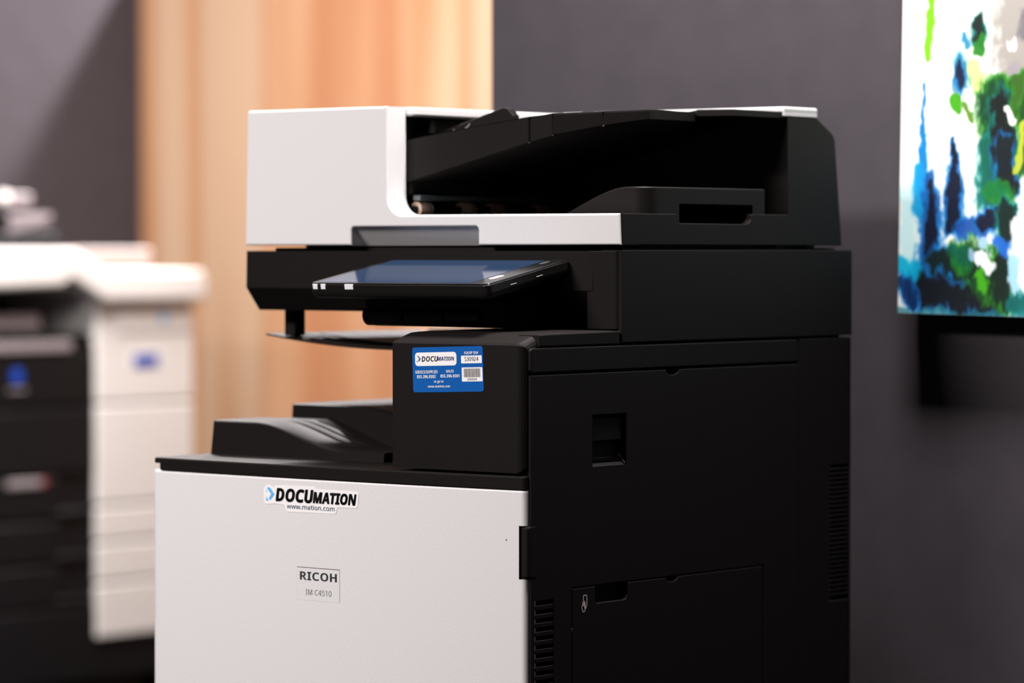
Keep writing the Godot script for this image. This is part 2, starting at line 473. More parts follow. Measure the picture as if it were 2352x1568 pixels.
func build_printer() -> void:
	var R := thing("multifunction_printer", "large black and white office printer with white front door and raised document feeder", "printer", Vector3(-0.294, 0, -0.325))
	var ZY := [Vector3(0, 0, 1), Vector3(0, 1, 0), Vector3(1, 0, 0)]   # outlines drawn as (z, y), pushed along x
	# --- core and lower body
	var st := mb()
	cbox(st, Vector3(-0.584, 0.10, -0.640), Vector3(-0.010, 0.7835, -0.022), 0.004)
	cbox(st, Vector3(-0.584, 0.7835, -0.640), Vector3(-0.010, 0.946, -0.505), 0.004)
	cbox(st, Vector3(-0.16, 0.7835, -0.520), Vector3(-0.010, 0.940, -0.03), 0.004)
	put(st, "body_frame", M.black_plastic, R)
	# rear right column of the side
	st = mb()
	slab(st, [Vector2(-0.648, 0.10), Vector2(-0.5325, 0.10), Vector2(-0.5325, 0.9415), Vector2(-0.648, 0.9415)], Vector3.ZERO, ZY[0], ZY[1], ZY[2], -0.03, -0.0105, 0.002)
	slab(st, [Vector2(-0.6015, 0.10), Vector2(-0.5325, 0.10), Vector2(-0.5325, 0.9415), Vector2(-0.6015, 0.9415)], Vector3.ZERO, ZY[0], ZY[1], ZY[2], -0.0105, -0.0005, 0.0015)
	cbox(st, Vector3(-0.0105, 0.7815, -0.648), Vector3(-0.0005, 0.9415, -0.6015), 0.0015)
	cbox(st, Vector3(-0.0105, 0.10, -0.648), Vector3(-0.0005, 0.6135, -0.6015), 0.0015)
	cbox(st, Vector3(-0.0105, 0.10, -0.648), Vector3(-0.0005, 0.9415, -0.6420), 0.0015)
	put(st, "rear_side_column", M.black_plastic, R)
	for i in 28:
		st = mb()
		var yy := 0.7785 - i * 0.0058
		cbox(st, Vector3(-0.009, yy - 0.0030, -0.6422), Vector3(-0.0005, yy, -0.6018), 0.0006)
		put(st, "vent_slat", M.black_plastic, R)
	# --- paper drawers and casters under the door
	for k in 2:
		st = mb()
		var y0 := 0.115 + k * 0.178
		var o := front_outline(-0.588, 0.006)
		o.append(Vector2(-0.003, -0.03)); o.append(Vector2(-0.588, -0.03))
		slab(st, o, Vector3.ZERO, BX, BZ, UP, y0, y0 + 0.172, 0.003, 0.003)
		var d := put(st, "paper_drawer", M.white_plastic, R)
		st = mb()
		cbox(st, Vector3(-0.38, y0 + 0.11, -0.004), Vector3(-0.21, y0 + 0.145, 0.0095), 0.003)
		put(st, "drawer_handle", M.black_plastic, d)
	for cx in [-0.53, -0.06]:
		for cz in [-0.57, -0.09]:
			st = mb()
			cyl(st, Vector3(cx - 0.014, 0.036, cz), Vector3(cx + 0.014, 0.036, cz), 0.036, 0.036, 24)
			cbox(st, Vector3(cx - 0.02, 0.06, cz - 0.025), Vector3(cx + 0.02, 0.104, cz + 0.025), 0.004)
			put(st, "caster", M.caster_grey, R)
	# --- white front door, bowed, cut out for the name badge and the grip
	st = mb()
	var P := front_outline(-0.588, 0.006)
	var cut := [-0.3421, -0.2745, -0.0115]
	var line := []
	for i in P.size():
		if i > 0:
			for c in cut:
				if P[i - 1].x < c and P[i].x > c:
					line.append(P[i - 1].lerp(P[i], (c - P[i - 1].x) / (P[i].x - P[i - 1].x)))
		line.append(P[i])
	line.append(Vector2(-0.003, -0.019))
	var rows := [0.474, 0.6405, 0.6792, 0.683, 0.743, 0.7800]
	for i in line.size() - 1:
		var a: Vector2 = line[i]
		var b: Vector2 = line[i + 1]
		var mx := (a.x + b.x) / 2.0
		var out := Vector3(-(b.y - a.y), 0, b.x - a.x)
		for r in rows.size() - 1:
			if r == 1 and mx > cut[0] and mx < cut[1]:
				continue
			if r == 3 and mx > cut[2]:
				continue
			face(st, [Vector3(a.x, rows[r], a.y), Vector3(b.x, rows[r], b.y), Vector3(b.x, rows[r + 1], b.y), Vector3(a.x, rows[r + 1], a.y)], out, 2)
		# rounded top rim, then the flat top
		var no := Vector2(-(b.y - a.y), b.x - a.x).normalized()
		var last: Array = [a, b, 0.7800]
		for k in range(1, 4):
			var t := PI / 2 * k / 3.0
			var da: Vector2 = a - Vector2(0, 1) * 0.003 * (1.0 - cos(t))
			var db: Vector2 = b - Vector2(0, 1) * 0.003 * (1.0 - cos(t))
			var yy: float = 0.7800 + 0.003 * sin(t)
			face(st, [Vector3(last[0].x, last[2], last[0].y), Vector3(last[1].x, last[2], last[1].y), Vector3(db.x, yy, db.y), Vector3(da.x, yy, da.y)], Vector3(no.x, 1, no.y), 3)
			last = [da, db, yy]
		face(st, [Vector3(last[0].x, 0.783, last[0].y), Vector3(last[1].x, 0.783, last[1].y), Vector3(last[1].x, 0.783, -0.022), Vector3(last[0].x, 0.783, -0.022)], UP)
		face(st, [Vector3(a.x, 0.474, a.y), Vector3(b.x, 0.474, b.y), Vector3(b.x, 0.474, -0.022), Vector3(a.x, 0.474, -0.022)], -UP)
	face(st, [Vector3(-0.588, 0.474, line[0].y), Vector3(-0.588, 0.783, line[0].y), Vector3(-0.588, 0.783, -0.022), Vector3(-0.588, 0.474, -0.022)], -BX)
	for yy in [0.683, 0.743]:
		face(st, [Vector3(-0.0115, yy, 0.0004), Vector3(-0.003, yy, -0.0055), Vector3(-0.003, yy, -0.019), Vector3(-0.0115, yy, -0.019)], UP * (1.0 if yy < 0.7 else -1.0))
	put(st, "front_door", M.white_plastic, R)
	# dark dot on the door near its grip
	st = mb()
	cyl(st, Vector3(-0.0290, 0.7265, bow(-0.029)), Vector3(-0.0290, 0.7265, bow(-0.029) + 0.0003), 0.0010, 0.0010, 10)
	put(st, "door_mark", M.print_grey, R)
	# black grip set into the door's edge
	st = mb()
	slab(st, rrect(-0.0112, 0.6835, -0.0005, 0.7425, 0.004), Vector3.ZERO, BX, UP, BZ, -0.016, -0.0012, 0.003, 0.0, 3)
	slab(st, rrect(-0.0165, 0.6835, -0.0035, 0.7425, 0.003), Vector3.ZERO, BZ, UP, BX, -0.010, 0.0004, 0.002, 0.0, 3)
	put(st, "door_grip", M.black_plastic, R)
	# --- name badge, a hair below the door's surface with an open joint round it
	st = mb()
	slab(st, [Vector2(-0.34209, 0.64055), Vector2(-0.2752, 0.64055), Vector2(-0.2752, 0.6783), Vector2(-0.34209, 0.6783)], Vector3.ZERO, BX, UP, BZ, 0.001, 0.0068, 0.0001)
	var badge := put(st, "name_badge", M.white_plastic, R)
	var on_badge := func(p: Vector2, l: float) -> Vector3:
		return Vector3(-0.3374 + p.x, 0.6641 + p.y, 0.0068 + 0.0002 * l)
	lettering("RICOH", true, 0.0582, 0.0098, 0.0, on_badge, M.print_ink, badge)
	var on_badge2 := func(p: Vector2, l: float) -> Vector3:
		return Vector3(-0.3284 + p.x, 0.6467 + p.y, 0.0068 + 0.0002 * l)
	lettering("IM C4510", false, 0.0408, 0.0067, 0.0, on_badge2, M.print_grey, badge)
	build_sticker(R)
	# --- deck above the door
	st = mb()
	var o2 := front_outline(-0.586, 0.006)
	o2.append(Vector2(-0.003, -0.03)); o2.append(Vector2(-0.1, -0.60)); o2.append(Vector2(-0.586, -0.60))
	slab(st, o2, Vector3(0, 0, 0.001), BX, BZ, UP, 0.7915, 0.7985, 0.0024, 0.0, 4)
	var o3 := front_outline(-0.577, 0.006)
	o3.append(Vector2(-0.003, -0.03)); o3.append(Vector2(-0.1, -0.60)); o3.append(Vector2(-0.577, -0.60))
	slab(st, o3, Vector3(0, 0, 0.0009), BX, BZ, UP, 0.7835, 0.7915)
	put(st, "deck", M.black_plastic, R)
	# --- front column with the equipment label
	st = mb()
	slab(st, [Vector2(0.0035, 0.8015), Vector2(0.0035, 0.9440), Vector2(0.0015, 0.9468), Vector2(-0.004, 0.9482), Vector2(-0.022, 0.9540), Vector2(-0.028, 0.9556), Vector2(-0.036, 0.9562), Vector2(-0.060, 0.9570), Vector2(-0.172, 0.9578), Vector2(-0.21, 0.9578), Vector2(-0.21, 0.8015)], Vector3.ZERO, ZY[0], ZY[1], ZY[2], -0.1985, -0.0035, 0.011, 0.005, 5)
	var col := put(st, "front_column", M.black_plastic, R)
	st = mb()
	slab(st, [Vector2(-0.0225, 0.9425), Vector2(-0.0225, 0.9552), Vector2(-0.036, 0.9560), Vector2(-0.170, 0.9574), Vector2(-0.170, 0.9425)], Vector3.ZERO, ZY[0], ZY[1], ZY[2], -0.03, -0.0005, 0.0012)
	put(st, "column_side_cover", M.black_plastic, col)
	build_label(R)
	# --- right side: upper strip, big door, handle, bypass flap, vents
	st = mb()
	slab(st, rrect(-0.5300, 0.9135, -0.0060, 0.9408, 0.004), Vector3.ZERO, ZY[0], ZY[1], ZY[2], -0.014, 0.0, 0.0012)
	put(st, "side_strip", M.black_plastic, R)
	var half := []
	for k in 13:
		var a := -PI * k / 12.0
		half.append(Vector2(-0.2713 + 0.013 * cos(a), 0.9105 + 0.0062 * sin(a)))
	# upper part of the door: from the notch in its top edge to the handle window
	var da := [Vector2(-0.5300, 0.8035), Vector2(-0.1815, 0.8035), Vector2(-0.1815, 0.8625), Vector2(-0.1185, 0.8625), Vector2(-0.1185, 0.8035), Vector2(-0.0065, 0.8035), Vector2(-0.0065, 0.9105)]
	da.append_array(half)
	da.append(Vector2(-0.5300, 0.9105))
	st = mb()
	slab(st, da, Vector3.ZERO, ZY[0], ZY[1], ZY[2], -0.012, 0.0, 0.0008, 0.0, 2, 0.8040)
	var big := [Vector2(-0.5300, 0.8035), Vector2(-0.5300, 0.10), Vector2(-0.4560, 0.10), Vector2(-0.4560, 0.6690), Vector2(-0.0800, 0.6690), Vector2(-0.0800, 0.8035)]
	slab(st, big, Vector3.ZERO, ZY[0], ZY[1], ZY[2], -0.012, 0.0)
	slab(st, [Vector2(-0.0800, 0.8035), Vector2(-0.0800, 0.6585), Vector2(-0.0065, 0.6585), Vector2(-0.0065, 0.8035)], Vector3.ZERO, ZY[0], ZY[1], ZY[2], -0.012, 0.0)
	# frame of the front vent
	slab(st, [Vector2(-0.0125, 0.6585), Vector2(-0.0125, 0.10), Vector2(-0.0065, 0.10), Vector2(-0.0065, 0.6585)], Vector3.ZERO, ZY[0], ZY[1], ZY[2], -0.012, 0.0)
	slab(st, [Vector2(-0.0800, 0.6585), Vector2(-0.0800, 0.10), Vector2(-0.0475, 0.10), Vector2(-0.0475, 0.6585)], Vector3.ZERO, ZY[0], ZY[1], ZY[2], -0.012, 0.0)
	put(st, "side_door", M.black_plastic, R)
	# handle: paddle in the upper half of the window, sloping scoop below it
	st = mb()
	cbox(st, Vector3(-0.016, 0.8310, -0.1785), Vector3(-0.0040, 0.8585, -0.1200), 0.002)
	var hd := put(st, "side_handle", M.black_plastic, R)
	st = mb()
	var zl := -0.1185
	var zr := -0.1815
	face(st, [Vector3(0.0, 0.8035, zl), Vector3(0.0, 0.8035, zr), Vector3(-0.003, 0.8055, zr), Vector3(-0.003, 0.8055, zl)], Vector3(0.3, 0.9, 0), 1)
	face(st, [Vector3(-0.003, 0.8055, zl), Vector3(-0.003, 0.8055, zr), Vector3(-0.018, 0.8215, zr), Vector3(-0.018, 0.8215, zl)], Vector3(0.6, 0.8, 0), 1)
	face(st, [Vector3(-0.018, 0.8215, zl), Vector3(-0.018, 0.8215, zr), Vector3(-0.018, 0.8625, zr), Vector3(-0.018, 0.8625, zl)], BX, 1)
	for zz in [zl, zr]:
		face(st, [Vector3(0.0, 0.8035, zz), Vector3(-0.018, 0.8215, zz), Vector3(-0.018, 0.8625, zz), Vector3(0.0, 0.8625, zz)], BZ * (-1.0 if zz == zl else 1.0))
	cyl(st, Vector3(-0.0012, 0.8045, zr + 0.0014), Vector3(-0.0170, 0.8225, zr + 0.0014), 0.0018, 0.0010, 10)
	put(st, "scoop", M.black_plastic, hd)
	# bypass flap with its thumb notch
	st = mb()
	slab(st, [Vector2(-0.4540, 0.12), Vector2(-0.0815, 0.12), Vector2(-0.0815, 0.6660), Vector2(-0.0825, 0.6670), Vector2(-0.1235, 0.6670), Vector2(-0.1235, 0.6500), Vector2(-0.1265, 0.6475), Vector2(-0.1780, 0.6475), Vector2(-0.1820, 0.6490), Vector2(-0.1840, 0.6530), Vector2(-0.1840, 0.6670), Vector2(-0.2570, 0.6670), Vector2(-0.2610, 0.6635), Vector2(-0.2660, 0.6618), Vector2(-0.2740, 0.6618), Vector2(-0.2790, 0.6635), Vector2(-0.2830, 0.6670), Vector2(-0.4540, 0.6670)], Vector3.ZERO, ZY[0], ZY[1], ZY[2], -0.011, 0.0002, 0.0011, 0.0, 3)
	var flap := put(st, "bypass_flap", M.black_plastic, R)
	st = mb()
	var icon := func(p: Vector2, l: float) -> Vector3:   # drawn in millimetres round the icon's middle
		return Vector3(0.0002 + 0.00015 * l, 0.6516 + p.y * 0.001, -0.1017 - p.x * 0.001)
	stroke(st, [Vector2(-0.4, 0.2), Vector2(-0.4, 6.6), Vector2(6.0, 6.2), Vector2(6.0, -4.6), Vector2(3.0, -10.4)], 1.2, icon)
	stroke(st, [Vector2(-0.4, 0.0), Vector2(-2.0, -2.4), Vector2(-2.0, -5.8), Vector2(-3.6, -5.4), Vector2(-3.4, -7.6), Vector2(-1.0, -12.2), Vector2(1.2, -12.4), Vector2(3.0, -9.6), Vector2(3.0, -2.4), Vector2(0.9, 0.0)], 1.2, icon, true)
	stroke(st, [Vector2(-1.2, -2.6), Vector2(-1.2, -5.0)], 1.1, icon)
	stroke(st, [Vector2(0.4, -1.0), Vector2(0.4, -4.8)], 1.4, icon)
	stroke(st, [Vector2(1.9, -2.4), Vector2(1.9, -8.4)], 1.3, icon)
	put(st, "hand_feed_icon", M.icon_grey, flap)
	st = mb()
	cbox(st, Vector3(-0.004, 0.6175, -0.0812), Vector3(0.0006, 0.6225, -0.0800), 0.0004)
	put(st, "flap_catch", M.metal_grey, flap)
	for i in 20:
		st = mb()
		var yy := 0.6528 - i * 0.00985
		cbox(st, Vector3(-0.009, yy - 0.0052, -0.0475), Vector3(-0.0003, yy, -0.0125), 0.0006)
		put(st, "vent_slat", M.black_plastic, R)
	build_output(R)
	build_scanner(R)
	build_feeder(R)
	build_panel(R)

func build_sticker(R: Node3D) -> void:
	# white die-cut sticker on the door: arrow mark, name and web address, in metres from its lower left corner
	var at := func(p: Vector2, l: float) -> Vector3:
		var x := -0.4040 + p.x
		return Vector3(x, 0.7465 + p.y - 0.001 * p.x, bow(x) + 0.0002 + 0.00018 * l)
	var st := mb()
	var o := [[.0082, .0228], [.0139, .0273], [.0190, .0268], [.0245, .0240], [.0285, .0268], [.0550, .0275], [.0885, .0278], [.0935, .0252], [.1560, .0250], [.1594, .0231], [.1575, .0070], [.1555, .0056], [.1260, .0052], [.1244, -.0015], [.1225, -.0026], [.0475, -.0036], [.0445, -.0015], [.0420, .0045], [.0245, .0052], [.0180, .0042], [.0120, .0040], [.0085, .0070]]
	var poly := []
	for p in o:
		poly.append(Vector2(p[0], p[1]))
	var ids := Geometry2D.triangulate_polygon(PackedVector2Array(poly))
	for t in range(0, ids.size(), 3):
		face(st, [at.call(poly[ids[t]], 1.0), at.call(poly[ids[t + 1]], 1.0), at.call(poly[ids[t + 2]], 1.0)], BZ)
	var s := put(st, "company_sticker", M.sticker_white, R)
	st = mb()
	for tri in [[[.0131, .0235], [.0185, .0237], [.0260, .0162], [.0191, .0088], [.0165, .0104], [.0205, .0160]], [[.0122, .0185], [.0138, .0215], [.0138, .0180]], [[.0122, .0130], [.0122, .0079], [.0165, .0079]]]:
		var pp := PackedVector2Array()
		for p in tri:
			pp.append(Vector2(p[0], p[1]))
		var id2 := Geometry2D.triangulate_polygon(pp)
		for t in range(0, id2.size(), 3):
			face(st, [at.call(pp[id2[t]], 2.0), at.call(pp[id2[t + 1]], 2.0), at.call(pp[id2[t + 2]], 2.0)], BZ)
	put(st, "arrow_mark", M.print_sky, s)
	lettering("DOCU", true, 0.0600, 0.0148, 0.16, func(p: Vector2, l: float) -> Vector3: return at.call(p + Vector2(0.0283, 0.0085), 1.5 + l), M.print_dark, s, 0.0006)
	lettering("MATION", true, 0.0672, 0.0122, 0.16, func(p: Vector2, l: float) -> Vector3: return at.call(p + Vector2(0.0882, 0.0090), 1.5 + l), M.print_dark, s, 0.0006)
	lettering("www.mation.com", false, 0.0760, 0.0058, 0.0, func(p: Vector2, l: float) -> Vector3: return at.call(p + Vector2(0.0460, 0.0003), 1.5 + l), M.print_slate, s)

func build_label(R: Node3D) -> void:
	# blue equipment label on the front column; positions run 0..1 across and 0..1 down the label
	var W := 0.1045
	var H := 0.0512
	var turn := 0.0355
	var c := Vector3(-0.1128, 0.9155, 0.0035)
	var at := func(p: Vector2, l: float) -> Vector3:
		var q := Vector2((p.x - 0.5) * W, (0.5 - p.y) * H).rotated(turn)
		return c + Vector3(q.x, q.y, 0.0003 + 0.00016 * l)
	var piece := func(poly: Array, l: float, called: String, m: Material, parent: Node3D) -> MeshInstance3D:
		var st := mb()
		var ids := Geometry2D.triangulate_polygon(PackedVector2Array(poly))
		for t in range(0, ids.size(), 3):
			face(st, [at.call(poly[ids[t]], l), at.call(poly[ids[t + 1]], l), at.call(poly[ids[t + 2]], l)], BZ)
		return put(st, called, m, parent)
	var box := func(x0: float, y0: float, x1: float, y1: float, r: float) -> Array:
		var out := []
		for p in rrect(x0 * W, y0 * H, x1 * W, y1 * H, r):
			out.append(Vector2(p.x / W, p.y / H))
		return out
	var L: MeshInstance3D = piece.call(box.call(0.0, 0.0, 1.0, 1.0, 0.003), 0.0, "equipment_label", M.print_blue, R)
	piece.call(box.call(0.04, 0.115, 0.63, 0.415, 0.0040), 1.0, "logo_field", M.sticker_white, L)
	piece.call(box.call(0.695, 0.205, 0.985, 0.375, 0.0008), 1.0, "number_field", M.sticker_white, L)
	piece.call(box.call(0.70, 0.465, 0.99, 0.775, 0.0008), 1.0, "barcode_field", M.sticker_white, L)
	piece.call([Vector2(.068, .185), Vector2(.085, .185), Vector2(.122, .245), Vector2(.100, .315), Vector2(.084, .300), Vector2(.100, .245)], 2.0, "arrow_mark", M.print_blue, L)
	piece.call([Vector2(.064, .290), Vector2(.082, .325), Vector2(.064, .325)], 2.0, "arrow_mark", M.print_dark, L)
	var word := func(s: String, bold: bool, x0: float, y0: float, x1: float, y1: float, m: Material, slant: float) -> void:
		lettering(s, bold, (x1 - x0) * W, (y1 - y0) * H, slant, func(p: Vector2, l: float) -> Vector3: return at.call(Vector2(x0 + p.x / W, y1 - p.y / H), 1.6 + l), m, L)
	word.call("DOCU", true, .135, .200, .370, .318, M.print_dark, 0.16)
	word.call("MATION", true, .358, .218, .598, .305, M.print_navy, 0.16)
	word.call("EQUIP ID#", true, .745, .115, .940, .185, M.print_white, 0.0)
	word.call("S30924", false, .745, .235, .940, .325, M.print_dark, 0.0)
	word.call("SERVICE/SUPPLIES", true, .040, .515, .360, .585, M.print_white, 0.0)
	word.call("SALES", true, .480, .510, .588, .570, M.print_white, 0.0)
	word.call("855.396.9302", true, .062, .618, .330, .690, M.print_white, 0.0)
	word.call("855.396.9301", true, .398, .612, .668, .682, M.print_white, 0.0)
	word.call("or go to", true, .305, .740, .440, .808, M.print_white, 0.0)
	word.call("www.mation.com", true, .215, .843, .530, .898, M.print_white, 0.0)
	word.call("S30924", false, .775, .700, .910, .750, M.print_bars, 0.0)
	var st := mb()
	var rng := RandomNumberGenerator.new()
	rng.seed = 3
	var x := 0.730
	while x < 0.962:
		var w := rng.randf_range(0.0035, 0.0080)
		face(st, [at.call(Vector2(x, .49), 2.0), at.call(Vector2(x + w, .49), 2.0), at.call(Vector2(x + w, .68), 2.0), at.call(Vector2(x, .68), 2.0)], BZ)
		x += w + rng.randf_range(0.0035, 0.0065)
	put(st, "barcode", M.print_bars, L)

func tray_top(x: float) -> float:
	# the long S of the output tray from its high left end to its low right end
	var t := clampf((x + 0.502) / 0.146, 0.0, 1.0)
	return lerpf(0.8410, 0.8105, t * t * (3.0 - 2.0 * t)) - 0.0006 * clampf((x + 0.34) / 0.1, 0.0, 1.0)

func build_output(R: Node3D) -> void:
	# lower output tray, a moulded S-shaped ramp in two tiers with ribs and a channel between them
	var st := mb()
	var xs := steps(-0.570, -0.290, 56)
	var zs := [-0.0890, -0.0905, -0.0940, -0.110, -0.134, -0.1355, -0.1370, -0.1385, -0.140, -0.156, -0.1575, -0.159, -0.1605, -0.162, -0.176, -0.182, -0.188, -0.194, -0.200, -0.212, -0.224, -0.2300, -0.2325]
	var h := func(x: float, z: float) -> float:
		var y: float = tray_top(x)
		if z > -0.0915:
			y -= 0.0012 * (z + 0.0915) / 0.0025 * 2.0
		for c in [-0.1370, -0.159]:
			y -= 0.0016 * clampf(1.0 - absf(z - c) / 0.0022, 0.0, 1.0)
		var ch: float = clampf((-0.172 - z) / 0.026, 0.0, 1.0)
		var t := clampf((x + 0.500) / 0.16, 0.0, 1.0)
		y -= (0.0020 + 0.0090 * t * (1.0 - t) * 4.0) * ch * ch * (3.0 - 2.0 * ch)
		return y
	grid(st, xs, zs, func(x: float, z: float) -> Vector3: return Vector3(x, h.call(x, z), z), UP, 1)
	for i in xs.size() - 1:
		face(st, [Vector3(xs[i], 0.7985, -0.088), Vector3(xs[i + 1], 0.7985, -0.088), Vector3(xs[i + 1], h.call(xs[i + 1], -0.0890), -0.0890), Vector3(xs[i], h.call(xs[i], -0.0890), -0.0890)], BZ, 2)
	for i in zs.size() - 1:
		face(st, [Vector3(-0.574, 0.7985, zs[i]), Vector3(-0.574, 0.7985, zs[i + 1]), Vector3(-0.570, h.call(-0.570, zs[i + 1]), zs[i + 1]), Vector3(-0.570, h.call(-0.570, zs[i]), zs[i])], -BX)
		face(st, [Vector3(-0.290, 0.7985, zs[i]), Vector3(-0.290, 0.7985, zs[i + 1]), Vector3(-0.290, h.call(-0.290, zs[i + 1]), zs[i + 1]), Vector3(-0.290, h.call(-0.290, zs[i]), zs[i])], BX)
	face(st, [Vector3(-0.574, 0.7985, -0.088), Vector3(-0.570, 0.7985, -0.088), Vector3(-0.570, h.call(-0.570, -0.0890), -0.0890)], BZ)
	var ot := put(st, "output_tray", M.black_plastic, R)
	# low lip carried on to the right behind the front column
	st = mb()
	grid(st, steps(-0.290, -0.165, 10), [-0.110, -0.1115, -0.114, -0.2325], func(x: float, z: float) -> Vector3: return Vector3(x, 0.8095 - (0.001 if z > -0.111 else 0.0), z), UP, 1)
	face(st, [Vector3(-0.290, 0.7985, -0.110), Vector3(-0.165, 0.7985, -0.110), Vector3(-0.165, 0.8085, -0.110), Vector3(-0.290, 0.8085, -0.110)], BZ)
	put(st, "tray_lip", M.black_plastic, ot)
	# rear tier
	st = mb()
	var h2 := func(x: float, z: float) -> float:
		var t := clampf((x + 0.465) / (-0.300 + 0.465), 0.0, 1.0)
		var y: float = lerpf(0.8565, 0.8240, t * t * (3.0 - 2.0 * t))
		if z > -0.2350:
			y -= 0.0015
		var ch: float = clampf((-0.252 - z) / 0.010, 0.0, 1.0)
		y -= 0.0060 * ch * t
		return y
	var z2 := [-0.2325, -0.2355, -0.245, -0.252, -0.255, -0.258, -0.262, -0.30, -0.40, -0.500]
	var x2 := steps(-0.570, -0.165, 60)
	grid(st, x2, z2, func(x: float, z: float) -> Vector3: return Vector3(x, h2.call(x, z), z), UP, 1)
	for i in x2.size() - 1:
		face(st, [Vector3(x2[i], 0.7985, -0.2325), Vector3(x2[i + 1], 0.7985, -0.2325), Vector3(x2[i + 1], h2.call(x2[i + 1], -0.2325), -0.2325), Vector3(x2[i], h2.call(x2[i], -0.2325), -0.2325)], BZ, 2)
	for i in z2.size() - 1:
		face(st, [Vector3(-0.574, 0.7985, z2[i]), Vector3(-0.574, 0.7985, z2[i + 1]), Vector3(-0.570, h2.call(-0.570, z2[i + 1]), z2[i + 1]), Vector3(-0.570, h2.call(-0.570, z2[i]), z2[i])], -BX)
	put(st, "tray_rear_tier", M.black_plastic, ot)
	# inner tray: a thin curved sheet under the scanner, with a long slot and ribs
	var iy := func(x: float) -> float:
		var t := clampf((x + 0.590) / 0.22, 0.0, 1.0)
		return 0.9455 - 0.0155 * (1.0 - (1.0 - t) * (1.0 - t))
	st = mb()
	for strip in [[-0.590, -0.170, -0.205, -0.318], [-0.590, -0.470, -0.318, -0.345], [-0.330, -0.170, -0.318, -0.345], [-0.590, -0.170, -0.345, -0.500]]:
		var us := steps(strip[0], strip[1], 24)
		var vs := [strip[2], strip[3]]
		grid(st, us, vs, func(x: float, z: float) -> Vector3: return Vector3(x, iy.call(x), z), UP, 1)
		grid(st, us, vs, func(x: float, z: float) -> Vector3: return Vector3(x, iy.call(x) - 0.0022, z), -UP, 2)
		for z in vs:
			for i in us.size() - 1:
				face(st, [Vector3(us[i], iy.call(us[i]), z), Vector3(us[i + 1], iy.call(us[i + 1]), z), Vector3(us[i + 1], iy.call(us[i + 1]) - 0.0022, z), Vector3(us[i], iy.call(us[i]) - 0.0022, z)], BZ * (1.0 if z == vs[0] else -1.0))
	var it := put(st, "inner_tray", M.black_plastic, R)
	for z in [-0.235, -0.262, -0.290]:
		st = mb()
		var us := steps(-0.575, -0.175, 24)
		for i in us.size() - 1:
			for side in [[0.0, 1.0], [1.0, 0.0]]:
				face(st, [Vector3(us[i], iy.call(us[i]), z - 0.002 + 0.004 * side[0]), Vector3(us[i + 1], iy.call(us[i + 1]), z - 0.002 + 0.004 * side[0]), Vector3(us[i + 1], iy.call(us[i + 1]) + 0.0016, z), Vector3(us[i], iy.call(us[i]) + 0.0016, z)], BZ * (side[0] * 2.0 - 1.0) + UP, 1)
		put(st, "tray_rib", M.black_plastic, it)
	st = mb()
	cbox(st, Vector3(-0.5690, 0.9430, -0.236), Vector3(-0.5510, 0.9770, -0.216), 0.001)
	put(st, "tray_post", M.black_plastic, it)

func build_scanner(R: Node3D) -> void:
	var Z := Vector3(0, 0, 1)
	var st := mb()
	slab(st, [Vector2(-0.1705, 1.0495), Vector2(-0.1695, 1.0035), Vector2(-0.1930, 0.9752), Vector2(-0.64, 0.9752), Vector2(-0.64, 1.0495)], Vector3.ZERO, Z, UP, BX, -0.5915, -0.040, 0.0, 0.0015)
	# raised glass bed
	cbox(st, Vector3(-0.57, 1.048, -0.64), Vector3(-0.02, 1.0535, -0.20), 0.001)
	cbox(st, Vector3(-0.555, 1.052, -0.60), Vector3(-0.03, 1.0575, -0.24), 0.001)
	put(st, "scanner_body", M.black_plastic, R)
	st = mb()
	cbox(st, Vector3(-0.200, 0.9450, -0.505), Vector3(-0.010, 0.9760, -0.200), 0.001)
	put(st, "scanner_support", M.black_plastic, R)
	# squared right end that comes down to the column
	st = mb()
	var co := [Vector2(-0.0012, -0.30), Vector2(-0.0480, -0.30), Vector2(-0.0480, -0.1702)]
	for k in 7:
		var a := PI / 2 - PI / 2 * k / 6.0
		co.append(Vector2(-0.0132 + 0.012 * cos(a), -0.1822 + 0.012 * sin(a)))
	slab(st, co, Vector3.ZERO, BX, Z, UP, 0.9590, 1.0495, 0.0008, 0.0008)
	put(st, "scanner_front_corner", M.black_plastic, R)
	st = mb()
	slab(st, [Vector2(-0.1738, 0.9440), Vector2(-0.1738, 1.0505), Vector2(-0.6485, 1.0505), Vector2(-0.6485, 0.9440)], Vector3.ZERO, Z, UP, BX, -0.03, 0.0, 0.001)
	put(st, "scanner_side", M.black_plastic, R)

